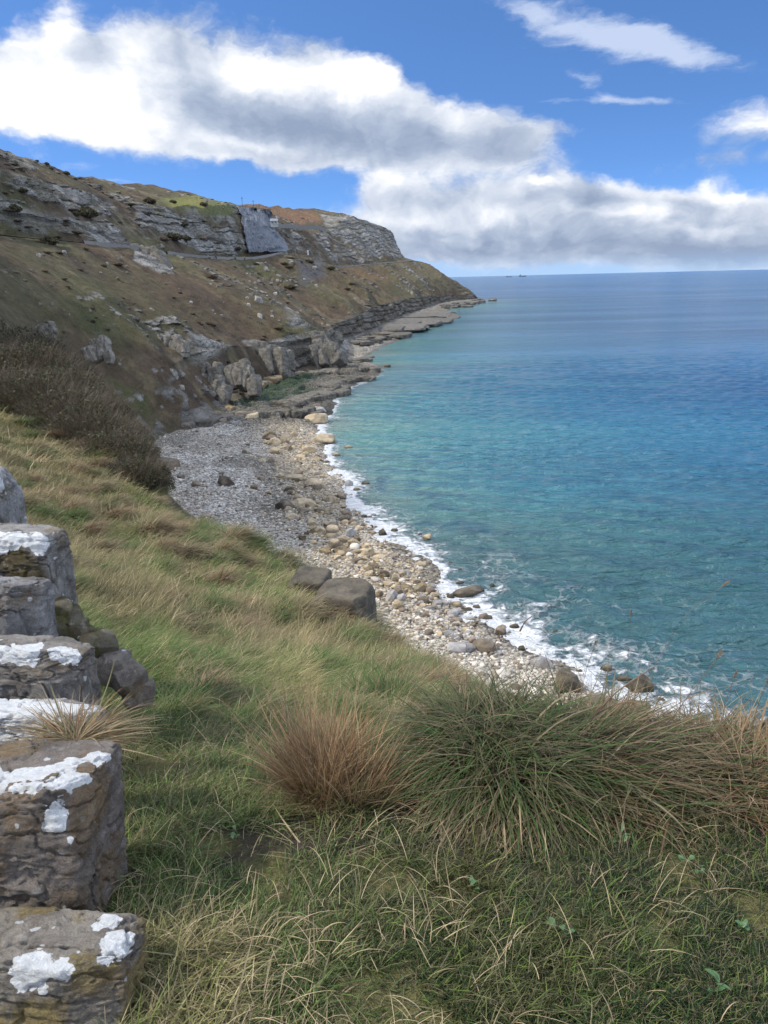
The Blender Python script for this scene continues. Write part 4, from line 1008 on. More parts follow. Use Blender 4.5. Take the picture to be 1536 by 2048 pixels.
def build_wall():
    global M_STONE
    M_STONE = stone_material()
    for (u0, v0, u1, v1, Y, col, label, pat, seed, pw) in STONES:
        d = Y*1.2/F_PX; w, h = (u1-u0)*d, (v1-v0)*d
        c = at((u0+u1)/2, (v0+v1)/2, Y)
        # seen from above: the picture height covers part of the top and part of the face
        dims = (w/2*1.03, h*.40, h*.46)
        V, Fc = rock_shape(100, 300+seed, dims, pw+7, 9, (.78, 1.0), .010, 4.0)
        nn = fbm(V[:, 0]/.05, V[:, 1]/.05, V[:, 2]/.035, 5, seed)-.5
        nrm = V/np.asarray(dims); nrm /= np.linalg.norm(nrm, axis=1)[:, None]
        rg = np.abs(fbm(V[:, 0]/.11, V[:, 1]/.11, V[:, 2]/.06, 4, seed+40)-.5)
        bd = fbm(V[:, 0]/.5, V[:, 1]/.5, V[:, 2]/.022, 3, seed+77)-.5
        V = V+nrm*(nn*.026+bd*.012-sstep(.05, 0, rg)*.014+(fbm(V[:, 0]/.018, V[:, 1]/.018, V[:, 2]/.018, 3, seed+9)-.5)*.009)[:, None]
        V = rotx(V, -.16); V = rotz(V, -.10+.05*(seed % 3)); V = roty(V, .05)
        for _ in range(4):                     # keep its outline on the traced box
            uu, vv = project(V+c); k = (v1-v0)/(vv.max()-vv.min())
            V[:, 1:] *= k**.8
        uu, vv = project(V+c)
        c = c+RT*((u1-uu.max())*d*.98)+UP*(((vv.max()+vv.min())-(v0+v1))/2*d)
        gz = float(bank_z(np.array([c[0]]), np.array([c[1]]), False)[0])-.06-c[2]
        zm = V[:, 2].min()
        if zm > gz: V[:, 2] = np.where(V[:, 2] < 0, V[:, 2]*gz/zm, V[:, 2])
        L = lichen_of(V+c, pat, seed)
        z = V[:, 2]
        n1 = fbm(V[:, 0]/.12, V[:, 1]/.12, V[:, 2]/.12, 4, seed+3)
        C = np.asarray(col)*(1.0+.7*n1)[:, None]
        if seed == 27: C = mixc(C, (.27, .20, .05), sstep(.5, .62, fbm(V[:, 0]/.10, V[:, 1]/.10, V[:, 2]/.10, 4, 91))*.7)
        if seed == 26: C = mixc(C, (.20, .13, .06), sstep(.52, .66, fbm(V[:, 0]/.10, V[:, 1]/.10, V[:, 2]/.10, 4, 92))*.6)
        if seed == 22: C = mixc(C, (.085, .068, .028), sstep(.4, .55, n1+.25*in_poly(*project(V+c), [(-60, 1085), (20, 1070), (80, 1120), (100, 1165), (60, 1175), (-40, 1130)], 10))*in_poly(*project(V+c), [(-60, 1085), (20, 1070), (80, 1120), (105, 1165), (60, 1180), (-60, 1140)], 14))
        me = make_mesh('wall_stone', V, Fc, C, {'lichen': L})
        add('wall_stone', me, M_STONE, None, label, 'stone', 'stones of the old wall', None, c)
    # low stones in the grass beside the wall
    def extra(u0, v0, u1, v1, Y, col, label, seed, n=6, flat=1.0):
        d = Y*1.18/F_PX; c = at((u0+u1)/2, (v0+v1)/2, Y); parts = []; r = np.random.default_rng(seed)
        for k in range(n):
            s = (u1-u0)*d*r.uniform(.22, .34)
            V, Fc = rock_shape(34, seed*9+k, (s, s*r.uniform(.8, 1.1), s*r.uniform(.6, 1)*flat), 5.5, 14, (.6, .92), .035)
            V = rotz(roty(V, r.uniform(-.3, .3)), r.uniform(-1, 1))
            t = (k+.5)/n
            parts.append((V+RT*((t-.5)*(u1-u0)*d*.75+r.normal()*.01)+UP*((.5-t)*(v1-v0)*d*.62+r.normal()*.015)-FW*(.0), Fc))
        V, Fc, _ = join(parts)
        C = np.asarray(col)*(.7+.6*fbm(V[:, 0]/.1, V[:, 1]/.1, V[:, 2]/.1, 4, seed))[:, None]
        if seed == 62: C = mixc(C, (.10, .095, .035), sstep(.42, .56, fbm(V[:, 0]/.07, V[:, 1]/.07, V[:, 2]/.07, 4, 93))*.9)
        add('wall_stone', make_mesh('wall_stone', V, Fc, C, {'lichen': V[:, 0]*0}), M_STONE, None, label, 'stone', 'stones of the old wall', None, c)
    extra(200, 1290, 305, 1420, 3.05, (.215, .19, .165), 'cracked brownish stone lying in the grass to the right of the wall', 61, 7)
    extra(105, 1200, 200, 1310, 3.1, (.17, .155, .11), 'mossy rubble in the dark gap between the wall and the cracked stone', 62, 6)
    # rock breaking through the brow of the slope
    def brow(u0, v0, u1, v1, Y, label, seed):
        d = Y*1.1/F_PX; w, h = (u1-u0)*d, (v1-v0)*d; c = at((u0+u1)/2, (v0+v1)/2, Y)
        V, Fc = rock_shape(60, seed, (w*.54, w*.5, h*.62), 9.0, 5, (.84, 1.0), .018, 2.5)
        V = rotx(V, .10); V = rotz(V, -.25)
        nn = fbm(V[:, 0]/.25, V[:, 1]/.25, V[:, 2]/.12, 5, seed)-.5
        V = V*(1+nn*.07)[:, None]
        add('brow_rock', make_mesh('brow_rock', V, Fc), M_BROW, None, label, 'rock', None, None, c)
    brow(645, 1178, 740, 1258, 13.0, 'square dark rock jutting from the grassy brow over the shingle', 71)
    brow(585, 1150, 655, 1192, 14.5, 'smaller dark flat rock on the brow just behind the square one', 72)
# ================================================================ grass
def blade_material():
    m, n, out = new_mat('grass_blade')
    c = n.attr('Col').outputs['Color']
    d = n.node('ShaderNodeBsdfPrincipled', {'Base Color': c, 'Roughness': .6, 'Specular IOR Level': .3})
    t = n.node('ShaderNodeBsdfTranslucent', {'Color': c})
    mx = n.node('ShaderNodeMixShader', {0: .28, 1: d.outputs[0], 2: t.outputs[0]})
    n.l.new(mx.outputs[0], out.inputs[0]); return m
M_BLADE = blade_material()
def blades(P, L, w, az, th0, th1, c0, c1, r, lv=4, twist=.5):
    """strips: root P, length, width, lean azimuth, angle from upright at root and tip"""
    n = len(P); t = np.linspace(0, 1, lv)
    th = th0[:, None]+(th1-th0)[:, None]*t[None]
    dl = (L/(lv-1))[:, None]
    mid = (th[:, 1:]+th[:, :-1])/2
    hz = np.concatenate([np.zeros((n, 1)), np.cumsum(np.sin(mid)*dl, 1)], 1); vt = np.concatenate([np.zeros((n, 1)), np.cumsum(np.cos(mid)*dl, 1)], 1)
    dx, dy = np.sin(az), np.cos(az)
    wob = (r.normal(size=(n, 1))*.10)*(t[None]**2)*L[:, None]
    X = P[:, 0:1]+hz*dx[:, None]+wob*dy[:, None]; Y = P[:, 1:2]+hz*dy[:, None]-wob*dx[:, None]; Z = P[:, 2:3]+vt
    sa = az+math.pi/2+r.normal(size=n)*twist
    wd = w[:, None]*np.array([.75, 1, .7, .12] if lv == 4 else np.interp(t, [0, .3, .7, 1], [.75, 1, .7, .12]))[None]/2
    sx, sy = np.sin(sa)[:, None]*wd, np.cos(sa)[:, None]*wd
    A = np.stack([X-sx, Y-sy, Z], -1); B = np.stack([X+sx, Y+sy, Z], -1)
    V = np.stack([A, B], 2).reshape(-1, 3)
    i = (np.arange(n)*lv*2)[:, None]+(np.arange(lv-1)*2)[None]
    f = np.stack([i, i+1, i+3, i+2], -1).reshape(-1, 4)
    C = (c0[:, None]*(1-t[None, :, None])+c1[:, None]*t[None, :, None])
    C = np.repeat(C, 2, axis=1).reshape(-1, 3)
    return V, f, C
STRAW = np.array([.39, .305, .185]); OLIVE = np.array([.128, .128, .052]); GREEN = np.array([.078, .140, .030]); DEEP = np.array([.036, .092, .016]); BROWN = np.array([.20, .125, .065]); YEL = np.array([.26, .23, .075])

def build_grass():
    r = np.random.default_rng(21)
    N = 640000
    Ys = np.where(r.random(N) < .52, 1/(1/1.0-r.random(N)*(1/1.0-1/8.0)), np.exp(r.uniform(math.log(3), math.log(62), N)))
    X = Ys*np.where((Ys < 3.3) & (r.random(N) < .22), r.uniform(.5, 1.15, N), r.uniform(-.66, .66, N))
    FX, FZ = bank_feats(Ys)
    ok = (X < FX[:, 4]+.15+(X > .9)*.25) & (X > -Ys*.62-1)
    X, Ys = X[ok], Ys[ok]; 
    z = bank_z(X, Ys); P = np.stack([X, Ys, z-.01], -1)
    u, v = project(P)
    # leave the wall's own footing bare
    th = fbm(P[:, 0]/.16, P[:, 1]/.20, octaves=3, seed=207); bare = (th < .40) & (P[:, 1] < 3.2) & (r.random(len(P)) < .9)
    ok = ~bare & ~((u < 205) & (v > 1250) & (Ys < 1.55)) & (u > -260) & (v < 2700)
    P, u, v = P[ok], u[ok], v[ok]; n = len(P); X, Ys = P[:, 0], P[:, 1]
    sc = np.clip(Ys, 1, 60)
    # tussocks: clumps share colour and lean
    pa = fbm(X/.9*np.clip(5/sc, .3, 1.4), Ys/1.3*np.clip(5/sc, .3, 1.4), octaves=4, seed=201)
    pb = fbm(X/.22*np.clip(4/sc, .12, 1), Ys/.3*np.clip(4/sc, .12, 1), octaves=3, seed=202)
    pc = fbm(X/3.5, Ys/5, octaves=3, seed=203)
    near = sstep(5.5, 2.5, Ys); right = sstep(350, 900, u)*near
    straw = sstep(.52, .68, pa*.6+pb*.4-.02*near+r.normal(size=n)*.05)
    base = mixc(OLIVE, GREEN, sstep(.45, .6, pc+(pb-.5)*.4+.06*near))
    base = base*(1+(1-near)[:, None]*np.array([.04, -.06, .0]))
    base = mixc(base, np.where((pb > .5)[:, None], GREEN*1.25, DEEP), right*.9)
    base = mixc(base, YEL, sstep(.6, .72, pb)*.4)
    straw = np.where(r.random(n) < .11*(1-.4*right), .9, straw*.75*(1-.85*right)*(1-.45*near))
    rust = sstep(.58, .70, fbm(X/1.6*np.clip(6/sc, .4, 1), Ys/2.2*np.clip(6/sc, .4, 1), octaves=3, seed=206))*(1-near)*.45
    c = mixc(base, STRAW*1.0, np.clip(straw, 0, 1)); c = mixc(c, BROWN*1.3, rust*(r.random(n) < .6))
    c = c*(np.exp(r.normal(size=n)*(.24+.22*near))*(1-.30*near-.42*right))[:, None]  # darker towards the near right: shade put into the grass colour
    tip = mixc(c*1.15, STRAW*.95, np.clip((r.random(n) < .3)*.5, 0, 1)); tip = mixc(tip, (.21, .29, .06), (r.random(n) < .12)*near*.8)
    ln = (.055+.11*pb)*np.interp(sc, [1, 2.5, 4, 9], [.55, .75, .9, 1.15])*np.exp(r.normal(size=n)*.35)*(1+.9*sstep(3, 12, Ys))*np.clip(.75+.5*pa, .5, 1.4)
    ln = np.where((near > .5) & (u > 450) & (v > 1650), ln*.62, ln)
    ln *= np.clip(1+(sc-15)/45, 1, 1.9)
    wd = np.maximum(.0026, sc*.00075)*np.exp(r.normal(size=n)*.25)
    az = math.radians(62)+(pc-.5)*2.6+(pb-.5)*4*near+r.normal(size=n)*(.5+.9*near)      # combed by the wind
    th0 = np.clip(.55+.55*near*r.random(n)+r.normal(size=n)*.3, 0, 1.35); th1 = th0+np.abs(r.normal(size=n)*.4)+.55+.2*(1-near)
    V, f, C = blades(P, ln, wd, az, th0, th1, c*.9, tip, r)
    # dead stems lying matted in the turf
    m = 2600; Y2 = 1/(1/1.05-r.random(m)*(1/1.05-1/7.0)); X2 = Y2*r.uniform(-.5, .62, m); FX2, _ = bank_feats(Y2); k = X2 < FX2[:, 4]; X2, Y2 = X2[k], Y2[k]; m = len(X2)
    cl = fbm(X2/.35, Y2/.45, octaves=3, seed=208); k = ((cl > .53) | (r.random(m) < .15)) & ((X2 < .15) | (r.random(m) < .35)); X2, Y2, cl = X2[k], Y2[k], cl[k]; m = len(X2)
    P2 = np.stack([X2, Y2, bank_z(X2, Y2)+r.uniform(.01, .06, m)], -1)
    dc = STRAW*r.uniform(.6, 1.5, m)[:, None]
    V2, f2, C2 = blades(P2, r.uniform(.05, .17, m)*np.interp(Y2, [1, 3], [.7, 1.3]), np.maximum(.0016, Y2*.0007)*r.uniform(.6, 1.7, m), r.uniform(0, 6.28, m)*.6+cl*9, r.uniform(.4, 1.2, m), r.uniform(1.4, 2.6, m), dc*.9, dc, r, 6)
    V, f, C = join([(V, f, C), (V2, f2, C2)])
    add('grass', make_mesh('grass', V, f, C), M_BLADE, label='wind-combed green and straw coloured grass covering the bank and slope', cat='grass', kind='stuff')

def tussock_mesh(name, n, R, Lr, cols, seed, up=(.0, .5), droop=(.8, 1.9), wd=.0045, wind=0.0, lv=7, squash=1.0, biasaz=None, hum=0.0, subs=0, lean=.5):
    r = np.random.default_rng(seed)
    a = r.uniform(0, 2*math.pi, n); rad = R*np.sqrt(r.random(n))
    P = np.stack([rad*np.sin(a), rad*np.cos(a)*squash, hum*(1-(rad/R)**2)-.02], -1)
    if subs:
        sa, sr = r.uniform(0, 2*math.pi, subs), R*np.sqrt(r.random(subs)); k = r.integers(0, subs, n); ex = R*.34*np.sqrt(r.random(n))
        P[:, 0] = sr[k]*np.sin(sa[k])+ex*np.sin(a); P[:, 1] = (sr[k]*np.cos(sa[k])+ex*np.cos(a))*squash
        out = r.random(n) < .5; a = np.where(out, np.arctan2(P[:, 0], P[:, 1]), a); rad = np.hypot(P[:, 0], P[:, 1]); P[:, 2] = hum*np.clip(1-(rad/R)**2, -.3, 1)-.02
    L = r.uniform(Lr[0], Lr[1], n)*np.exp(r.normal(size=n)*.18)
    az = a+r.normal(size=n)*(.95 if subs else .6)
    if biasaz is not None:
        k = r.random(n) < wind; az = np.where(k, biasaz+r.normal(size=n)*.5, az)
    th0 = np.clip(r.uniform(*up, n)+lean*rad/R, 0, 1.4); th1 = th0+r.uniform(*droop, n)
    ci = r.integers(0, len(cols), n); c = np.asarray(cols)[ci]*np.exp(r.normal(size=n)*.25)[:, None]
    V, f, C = blades(P, L, wd*np.exp(r.normal(size=n)*.3), az, th0, th1, c*.85, mixc(c, STRAW*.8, r.random(n)*.24), r, lv)
    return make_mesh(name, V, f, C)

def ground_pt(u, v):
    for k in range(30):                       # stay on the turf: step down the picture until the sight line meets it
        p = bank_at(u, v+10*k)[0]; fx, fz = bank_feats(p[1])
        if p[1] < 70 and p[0] < fx[4]+.3: return p
    return p
def build_tufts():
    def tuft(label, u, v, n, R, Lr, cols, seed, name='grass_tussock', cat='tussock', group=None, Y=None, **k):
        p = ground_pt(u, v) if Y is None else at(u, v, Y)
        add(name, tussock_mesh(name, n, R, Lr, cols, seed, **k), M_BLADE, None, label, cat, group, None, p)
        return p
    G2 = DEEP*1.25
    W100 = math.radians(100)
    tuft('reddish brown upright grass tuft in the middle of the bank', 672, 1610, 2200, .12, (.18, .40), [(.26, .16, .08), (.20, .12, .06), (.32, .21, .11), (.16, .10, .055), STRAW*.75], 301, 'rush_tuft', 'tuft', subs=9, lean=.3, up=(.0, .30), droop=(.0, .9), wd=.0032, Y=2.35)
    tuft('fringe of pale dead leaves round the foot of the reddish brown tuft', 672, 1655, 420, .20, (.12, .28), [STRAW, STRAW*.75, OLIVE, GREEN], 302, up=(.3, .9), droop=(.8, 1.8), wd=.006, Y=2.42)
    tuft('largest tussock, dark green with long drooping blades, beside the reddish brown tuft', 1005, 1510, 12000, .28, (.10, .32), [DEEP*.9, GREEN*.6, OLIVE*.6, OLIVE*.45, STRAW*.4], 303, subs=18, up=(.1, 1.0), droop=(.9, 2.2), wd=.0042, hum=.05, biasaz=W100, wind=.25, Y=None)
    tuft('skirt of hanging straw coloured dead grass on the front of the largest tussock', 1010, 1560, 4200, .28, (.14, .36), [STRAW*.62, STRAW*.85, BROWN*1.0, OLIVE*.9], 304, subs=9, up=(.6, 1.3), droop=(1.2, 2.0), wd=.0038, hum=.04, biasaz=math.pi, wind=.7)
    tuft('swept tussock of long olive and straw blades combed to the right, beside the largest tussock', 1170, 1545, 7500, .30, (.14, .38), [DEEP*.9, OLIVE*.55, STRAW*.55, STRAW*.4, BROWN*.7], 305, subs=16, up=(.4, 1.15), droop=(.5, 1.2), wd=.0042, hum=.04, biasaz=W100, wind=.6)
    tuft('tussock of tangled brown and green blades near the right edge of the bank', 1355, 1560, 7500, .30, (.13, .34), [DEEP*.9, OLIVE*.55, STRAW*.5, BROWN*.85, BROWN*.6], 306, subs=16, up=(.4, 1.15), droop=(.6, 1.4), wd=.0042, hum=.04, biasaz=W100, wind=.5)
    tuft('last tussock at the right end of the bank, reddish and straw blades against the water', 1500, 1575, 5200, .24, (.12, .30), [BROWN*1.1, STRAW*.75, OLIVE*.8, BROWN], 307, subs=10, up=(.2, 1.0), droop=(.5, 1.3), wd=.0042, hum=.03, biasaz=math.radians(70), wind=.4)
    tuft('spray of thin brown stems above the bank edge between shingle and tussock', 1060, 1500, 420, .28, (.16, .32), [BROWN*1.1, BROWN*.8, OLIVE, STRAW*.6], 308, 'rush_tuft', 'tuft', up=(.0, .35), droop=(.0, .5), wd=.0024, Y=2.7)
    tuft('low dark green tussock behind the reddish brown tuft', 770, 1420, 1500, .22, (.18, .36), [GREEN*.8, OLIVE, G2], 309, up=(.1, .6), droop=(.6, 1.4), wd=.0042)
    tuft('brown straw tuft sprawling over the top of the white crusted wall stone', 150, 1470, 700, .06, (.10, .22), [BROWN*1.25, STRAW*.85, BROWN*.95, STRAW*.7, OLIVE*.8], 310, 'straw_tuft', 'tuft', up=(.7, 1.3), droop=(.2, .7), wd=.0032, Y=1.98, squash=.6)
    tuft('hanging bunch of pale straw in the middle of the lower bank', 640, 1720, 420, .06, (.14, .26), [STRAW*.85, STRAW*.65, STRAW, OLIVE], 311, 'straw_tuft', 'tuft', up=(.9, 1.3), droop=(.2, .7), wd=.0036, biasaz=math.radians(160), wind=.85)
    tuft('arched pale straw tuft at the bottom edge, left of centre', 520, 1905, 220, .06, (.08, .16), [STRAW*.85, STRAW*.65, OLIVE], 312, 'straw_tuft', 'tuft', up=(.7, 1.2), droop=(.5, 1.0), wd=.0034)
    tuft('pale straw tuft lying flat at the bottom, right of centre', 1290, 1930, 260, .06, (.08, .18), [STRAW*.8, STRAW*.6, YEL], 313, 'straw_tuft', 'tuft', up=(1.0, 1.4), droop=(.1, .5), wd=.0034, biasaz=math.radians(110), wind=.6)
    tuft('straw and green tuft against the foot of the nearest wall stone', 300, 2005, 420, .10, (.08, .17), [STRAW*.75, OLIVE, YEL*.8, STRAW*.55], 314, up=(.5, 1.1), droop=(.5, 1.1), wd=.0034)
    tuft('small straw tuft in the grass between nearest wall stone and bank centre', 420, 1930, 220, .07, (.07, .15), [STRAW*.8, OLIVE, STRAW*.6], 315, 'straw_tuft', 'tuft', up=(.6, 1.2), droop=(.5, 1.0), wd=.0034)
    # tussocks dotted down the slope
    r = np.random.default_rng(33); g = 'tussocks on the grassy slope'
    meshes = [tussock_mesh('grass_tussock', 520, .30, (.28, .55), cs, 340+k, up=(.1, .7), droop=(.6, 1.5), wd=.009, biasaz=math.radians(62), wind=.6, hum=.06) for k, cs in
              enumerate([[BROWN*1.2, STRAW*.7, STRAW*.55, BROWN], [GREEN, OLIVE, DEEP*1.3], [STRAW*.9, STRAW*.7, OLIVE], [OLIVE, GREEN, STRAW*.6]])]
    kinds = [q+' tussock among many alike on the grassy slope above the shingle' for q in ('rusty brown', 'plain green', 'straw coloured', 'mixed green and straw')]
    for k in range(190):
        u = r.uniform(20, 960); top = np.interp(u, [0, 100, 200, 290, 400, 510, 640, 740, 800, 900, 1000], [818, 850, 890, 970, 1028, 1070, 1172, 1246, 1280, 1330, 1390])
        v = top+6+(1480-top)*r.random()**1.5
        if v > 1500 or (u < 330 and v > 1230): continue
        p = ground_pt(u, v); j = int(r.choice(4, p=[.22, .3, .26, .22]))
        o = add('grass_tussock', meshes[j], M_BLADE, None, kinds[j], 'tussock', g, None, p-[0, 0, .03])
        s = np.interp(p[1], [3, 7, 20, 60], [.34, .6, 1.2, 2.3])*r.uniform(.7, 1.3); o.scale = (s, s, s*r.uniform(.7, 1)); o.rotation_euler = (0, 0, r.uniform(-.5, .5))
    p = ground_pt(425, 1172)
    o = add('grass_tussock', meshes[0], M_BLADE, None, 'isolated rusty brown tussock in the middle of the grassy slope', 'tussock', None, None, p); o.scale = (1.25,)*3
    p = ground_pt(382, 1092)
    o = add('grass_tussock', meshes[1], M_BLADE, None, 'dark green tussock above the isolated rusty brown one', 'tussock', None, None, p); o.scale = (1.4,)*3
    for k in range(7):
        q = ground_pt(405+15*k, 1062+6*k)
        o = add('grass_tussock', meshes[1], M_BLADE, None, 'bright green tussock in a row on the brow, dropping to the shaded shingle', 'tussock', 'green tussocks on the brow', None, q-[0, 0, .1]); o.scale = (1.7, 1.7, 1.1)

def build_stalks():
    r = np.random.default_rng(55)
    m, n, out = new_mat('dry_stem'); principled(n, out, Base_Color=(.16, .10, .065, 1), Roughness=.8)
    m2, n, out = new_mat('seed_head'); principled(n, out, Base_Color=n.mix(n.noise(n.node('ShaderNodeTexCoord').outputs['Object'], 120, 3, .6), (.13, .085, .055), (.30, .22, .14)), Roughness=.9)
    def stalk(pts, Y, label, head=None, w=.0022, group=None, side=0):
        P = [at(a, b, Y-(.02*i)) for i, (a, b) in enumerate(pts)]; o0 = P[0]
        t = np.linspace(0, 1, 12); tt = np.linspace(0, 1, len(P)); PP = np.stack([np.interp(t, tt, np.array(P)[:, k]) for k in range(3)], -1)
        PP[1:-1] = (PP[:-2]+PP[1:-1]*2+PP[2:])/4
        root = add('grass_stalk', None, None, None, label, 'stalk', group, None, o0)
        V, f = tube(PP-o0, np.linspace(w, w*.45, 12), 5)
        add('stem', make_mesh('stem', V, f), m, root)
        if head:
            L, wd = head; a = PP[-1]; d = PP[-1]-PP[-3]; d /= np.linalg.norm(d); parts = []
            for k in range(26):
                s = (k/26)*L; ang = k*2.4; b = np.cross(d, [0, 1., 0]); b /= np.linalg.norm(b); c = np.cross(d, b)
                o = (math.cos(ang)*b+math.sin(ang)*c); base = a-d*L*.35+d*s
                prof = wd*math.sin(math.pi*min(.95, .12+k/26*.85))
                V, f = tube(np.array([base, base+o*prof*.5+d*L*.10, base+o*prof*.75+d*L*.22]), [.0005, .0014, .0002], 4); parts.append((V-o0, f))
            V, F_, _ = join(parts); add('seed_head', make_mesh('seed_head', V, F_), m2, root)
    stalk([(1335, 1450), (1385, 1380), (1437, 1312)], 2.3, 'tall thin stalk with a brown feathery seed head against the blue water', (.035, .012), .0016)
    stalk([(1180, 1440), (1230, 1385), (1304, 1336)], 2.3, 'bent dark stalk leaning right in front of the wedge-shaped rock', None, .0034)
    stalk([(1195, 1425), (1245, 1404), (1300, 1402)], 2.3, 'short dark stalk folded flat in front of the low olive boulder', None, .003)
    stalk([(985, 1298), (994, 1278), (1003, 1262)], 3.2, 'short dark stalk standing up against the reddish brown boulder in the foam', None, .0024)
    stalk([(928, 1430), (930, 1390), (934, 1345)], 2.7, 'straight dark stem standing before the grassy brow, left of the largest tussock', None, .0026)
    stalk([(1040, 1262), (1050, 1243), (1064, 1232)], 3.0, 'dark leaning seed spike showing against the surf above the grass', None, .004)
    stalk([(1245, 1440), (1310, 1330), (1372, 1225), (1448, 1170)], 2.4, 'longest faint stalk arching up to the right over the sea', (.03, .006), .0011)
    stalk([(1160, 1400), (1172, 1340), (1190, 1288)], 2.5, 'thin upright stalk crossing the surf beside the large dark boulder', (.02, .006), .0012)
    stalk([(1440, 1460), (1452, 1400), (1470, 1352)], 2.3, 'thin stalk near the right edge with a slight rightward lean', (.03, .008), .0013)
    stalk([(1500, 1470), (1515, 1410), (1536, 1362)], 2.3, 'rightmost stalk at the edge of the bank', (.03, .010), .0014)
    stalk([(1395, 1440), (1400, 1385), (1404, 1340)], 2.35, 'straight thin stalk between seed-headed stalk and right edge', None, .0012)
    stalk([(1258, 1430), (1255, 1330), (1262, 1228)], 2.5, 'very thin vertical stalk rising past the wedge rock into the water', (.025, .005), .0009)
    stalk([(5, 905), (7, 880), (8, 862)], 6.0, 'thin dry stem on the slope at the left edge above the farthest wall stone', None, .003)
    stalk([(226, 1097), (246, 1082), (266, 1070)], 5.0, 'dark broken stem lying on the slope above the wall', None, .004)

def build_weeds():
    r = np.random.default_rng(66)
    m, n, out = new_mat('weed_leaf'); principled(n, out, Base_Color=n.mix(n.noise(n.node('ShaderNodeTexCoord').outputs['Object'], 30, 3, .5), (.035, .085, .025), (.065, .13, .04)), Roughness=.5)
    def leaf(L, w, az, el, bend, o):
        t = np.linspace(0, 1, 8); th = el-bend*t
        x = np.cumsum(np.cos(th))*L/8; z = np.cumsum(np.sin(th))*L/8; wd = w*np.sin(np.pi*(t*.92+.06))**.8
        V = []
        for s in (-1, 0, 1):
            V.append(np.stack([x*math.sin(az)+s*wd*math.cos(az), x*math.cos(az)-s*wd*math.sin(az), z+abs(s)*wd*.35], -1))
        V = np.stack(V, 1).reshape(-1, 3)+o
        return V, grid_faces(8, 3)
    for (u, v, k, L, w, lb) in [(1368, 1742, 5, .035, .012, 'cluster of small round bright green leaves on the dark right bank'), (1400, 1760, 4, .030, .011, 'few rounded leaves just below the cluster of bright green leaves'),
                                (1478, 1872, 6, .045, .010, 'blue green leafy weed near the right edge of the bank'), (1120, 1880, 4, .05, .013, 'dark broad-leaved weed in the lower bank right of centre'), (1430, 1990, 5, .06, .009, 'yellow green curved leaves at the bottom right'),
                                (950, 1790, 5, .045, .010, 'small green leafy weed under the largest tussock'), (470, 1690, 4, .035, .011, 'small green leaves among straw, left of the hanging straw bunch'), (1240, 1700, 6, .05, .008, 'narrow-leaved green weed under the swept tussock')]:
        p = ground_pt(u, v); parts = []
        for i in range(k):
            parts.append(leaf(L*.62*r.uniform(.6, 1.2), w*.6*r.uniform(.8, 1.2), i*6.28/k+r.uniform(-.4, .4), r.uniform(.5, 1.1), r.uniform(.4, 1.2), np.array([0, 0, .035])+r.normal(size=3)*.008))
        V, f, _ = join(parts)
        add('weed_plant', make_mesh('weed_plant', V, f), m, None, lb, 'weed', None, None, p)

# ================================================================ scrub
def scrub_mesh(name, seed, R, H, ntw, nlf, tw_cols, lf_cols, lw, leaf):
    r = np.random.default_rng(seed)
    a = r.uniform(0, 6.283, ntw); q = R*.75*np.sqrt(r.random(ntw))
    P = np.stack([q*np.cos(a), q*np.sin(a), np.zeros(ntw)-.2], -1)
    Ht = H*(1-.55*(q/R)**2)*(.7+.6*fbm(P[:, 0]/R*2.5+seed, P[:, 1]/R*2.5, octaves=3, seed=seed))
    L = Ht*r.uniform(.75, 1.5, ntw)
    V, f, C = blades(P, L, lw*np.exp(r.normal(size=ntw)*.3), r.uniform(0, 6.283, ntw), r.uniform(0, .4, ntw), r.uniform(.5, 1.6, ntw), np.asarray(tw_cols)[r.integers(0, len(tw_cols), ntw)], np.asarray(tw_cols)[r.integers(0, len(tw_cols), ntw)], r, 6, 1.5)
    # leaves spread through the crown, thicker in clumps
    a = r.uniform(0, 6.283, nlf*3); q = R*np.sqrt(r.random(nlf*3)); x, y = q*np.cos(a), q*np.sin(a)
    top = H*(1-.6*(q/R)**2)*(.62+.75*fbm(x/R*2.5+seed, y/R*2.5, octaves=3, seed=seed))
    z = top*(.15+.9*r.random(nlf*3)**.6)
    keep = fbm(x/.8, y/.8, z/.6, 3, seed+2) > .47
    x, y, z = x[keep][:nlf], y[keep][:nlf], z[keep][:nlf]; n = len(x)
    ctr = np.stack([x, y, z], -1); d1 = r.normal(size=(n, 3)); d1 /= np.linalg.norm(d1, axis=1)[:, None]; d2 = np.cross(d1, r.normal(size=(n, 3))); d2 /= np.linalg.norm(d2, axis=1)[:, None]
    s = leaf*np.exp(r.normal(size=n)*.35)[:, None]
    Q = np.stack([ctr-d1*s, ctr+d2*s*.6, ctr+d1*s, ctr-d2*s*.6], 1).reshape(-1, 3)
    f2 = np.arange(n*4).reshape(n, 4)
    C2 = np.repeat(np.asarray(lf_cols)[r.integers(0, len(lf_cols), n)]*np.exp(r.normal(size=n)*.3)[:, None], 4, 0)
    Vv, Ff, Cc = join([(V, f, C), (Q, f2, C2)])
    return make_mesh(name, Vv, Ff, Cc)
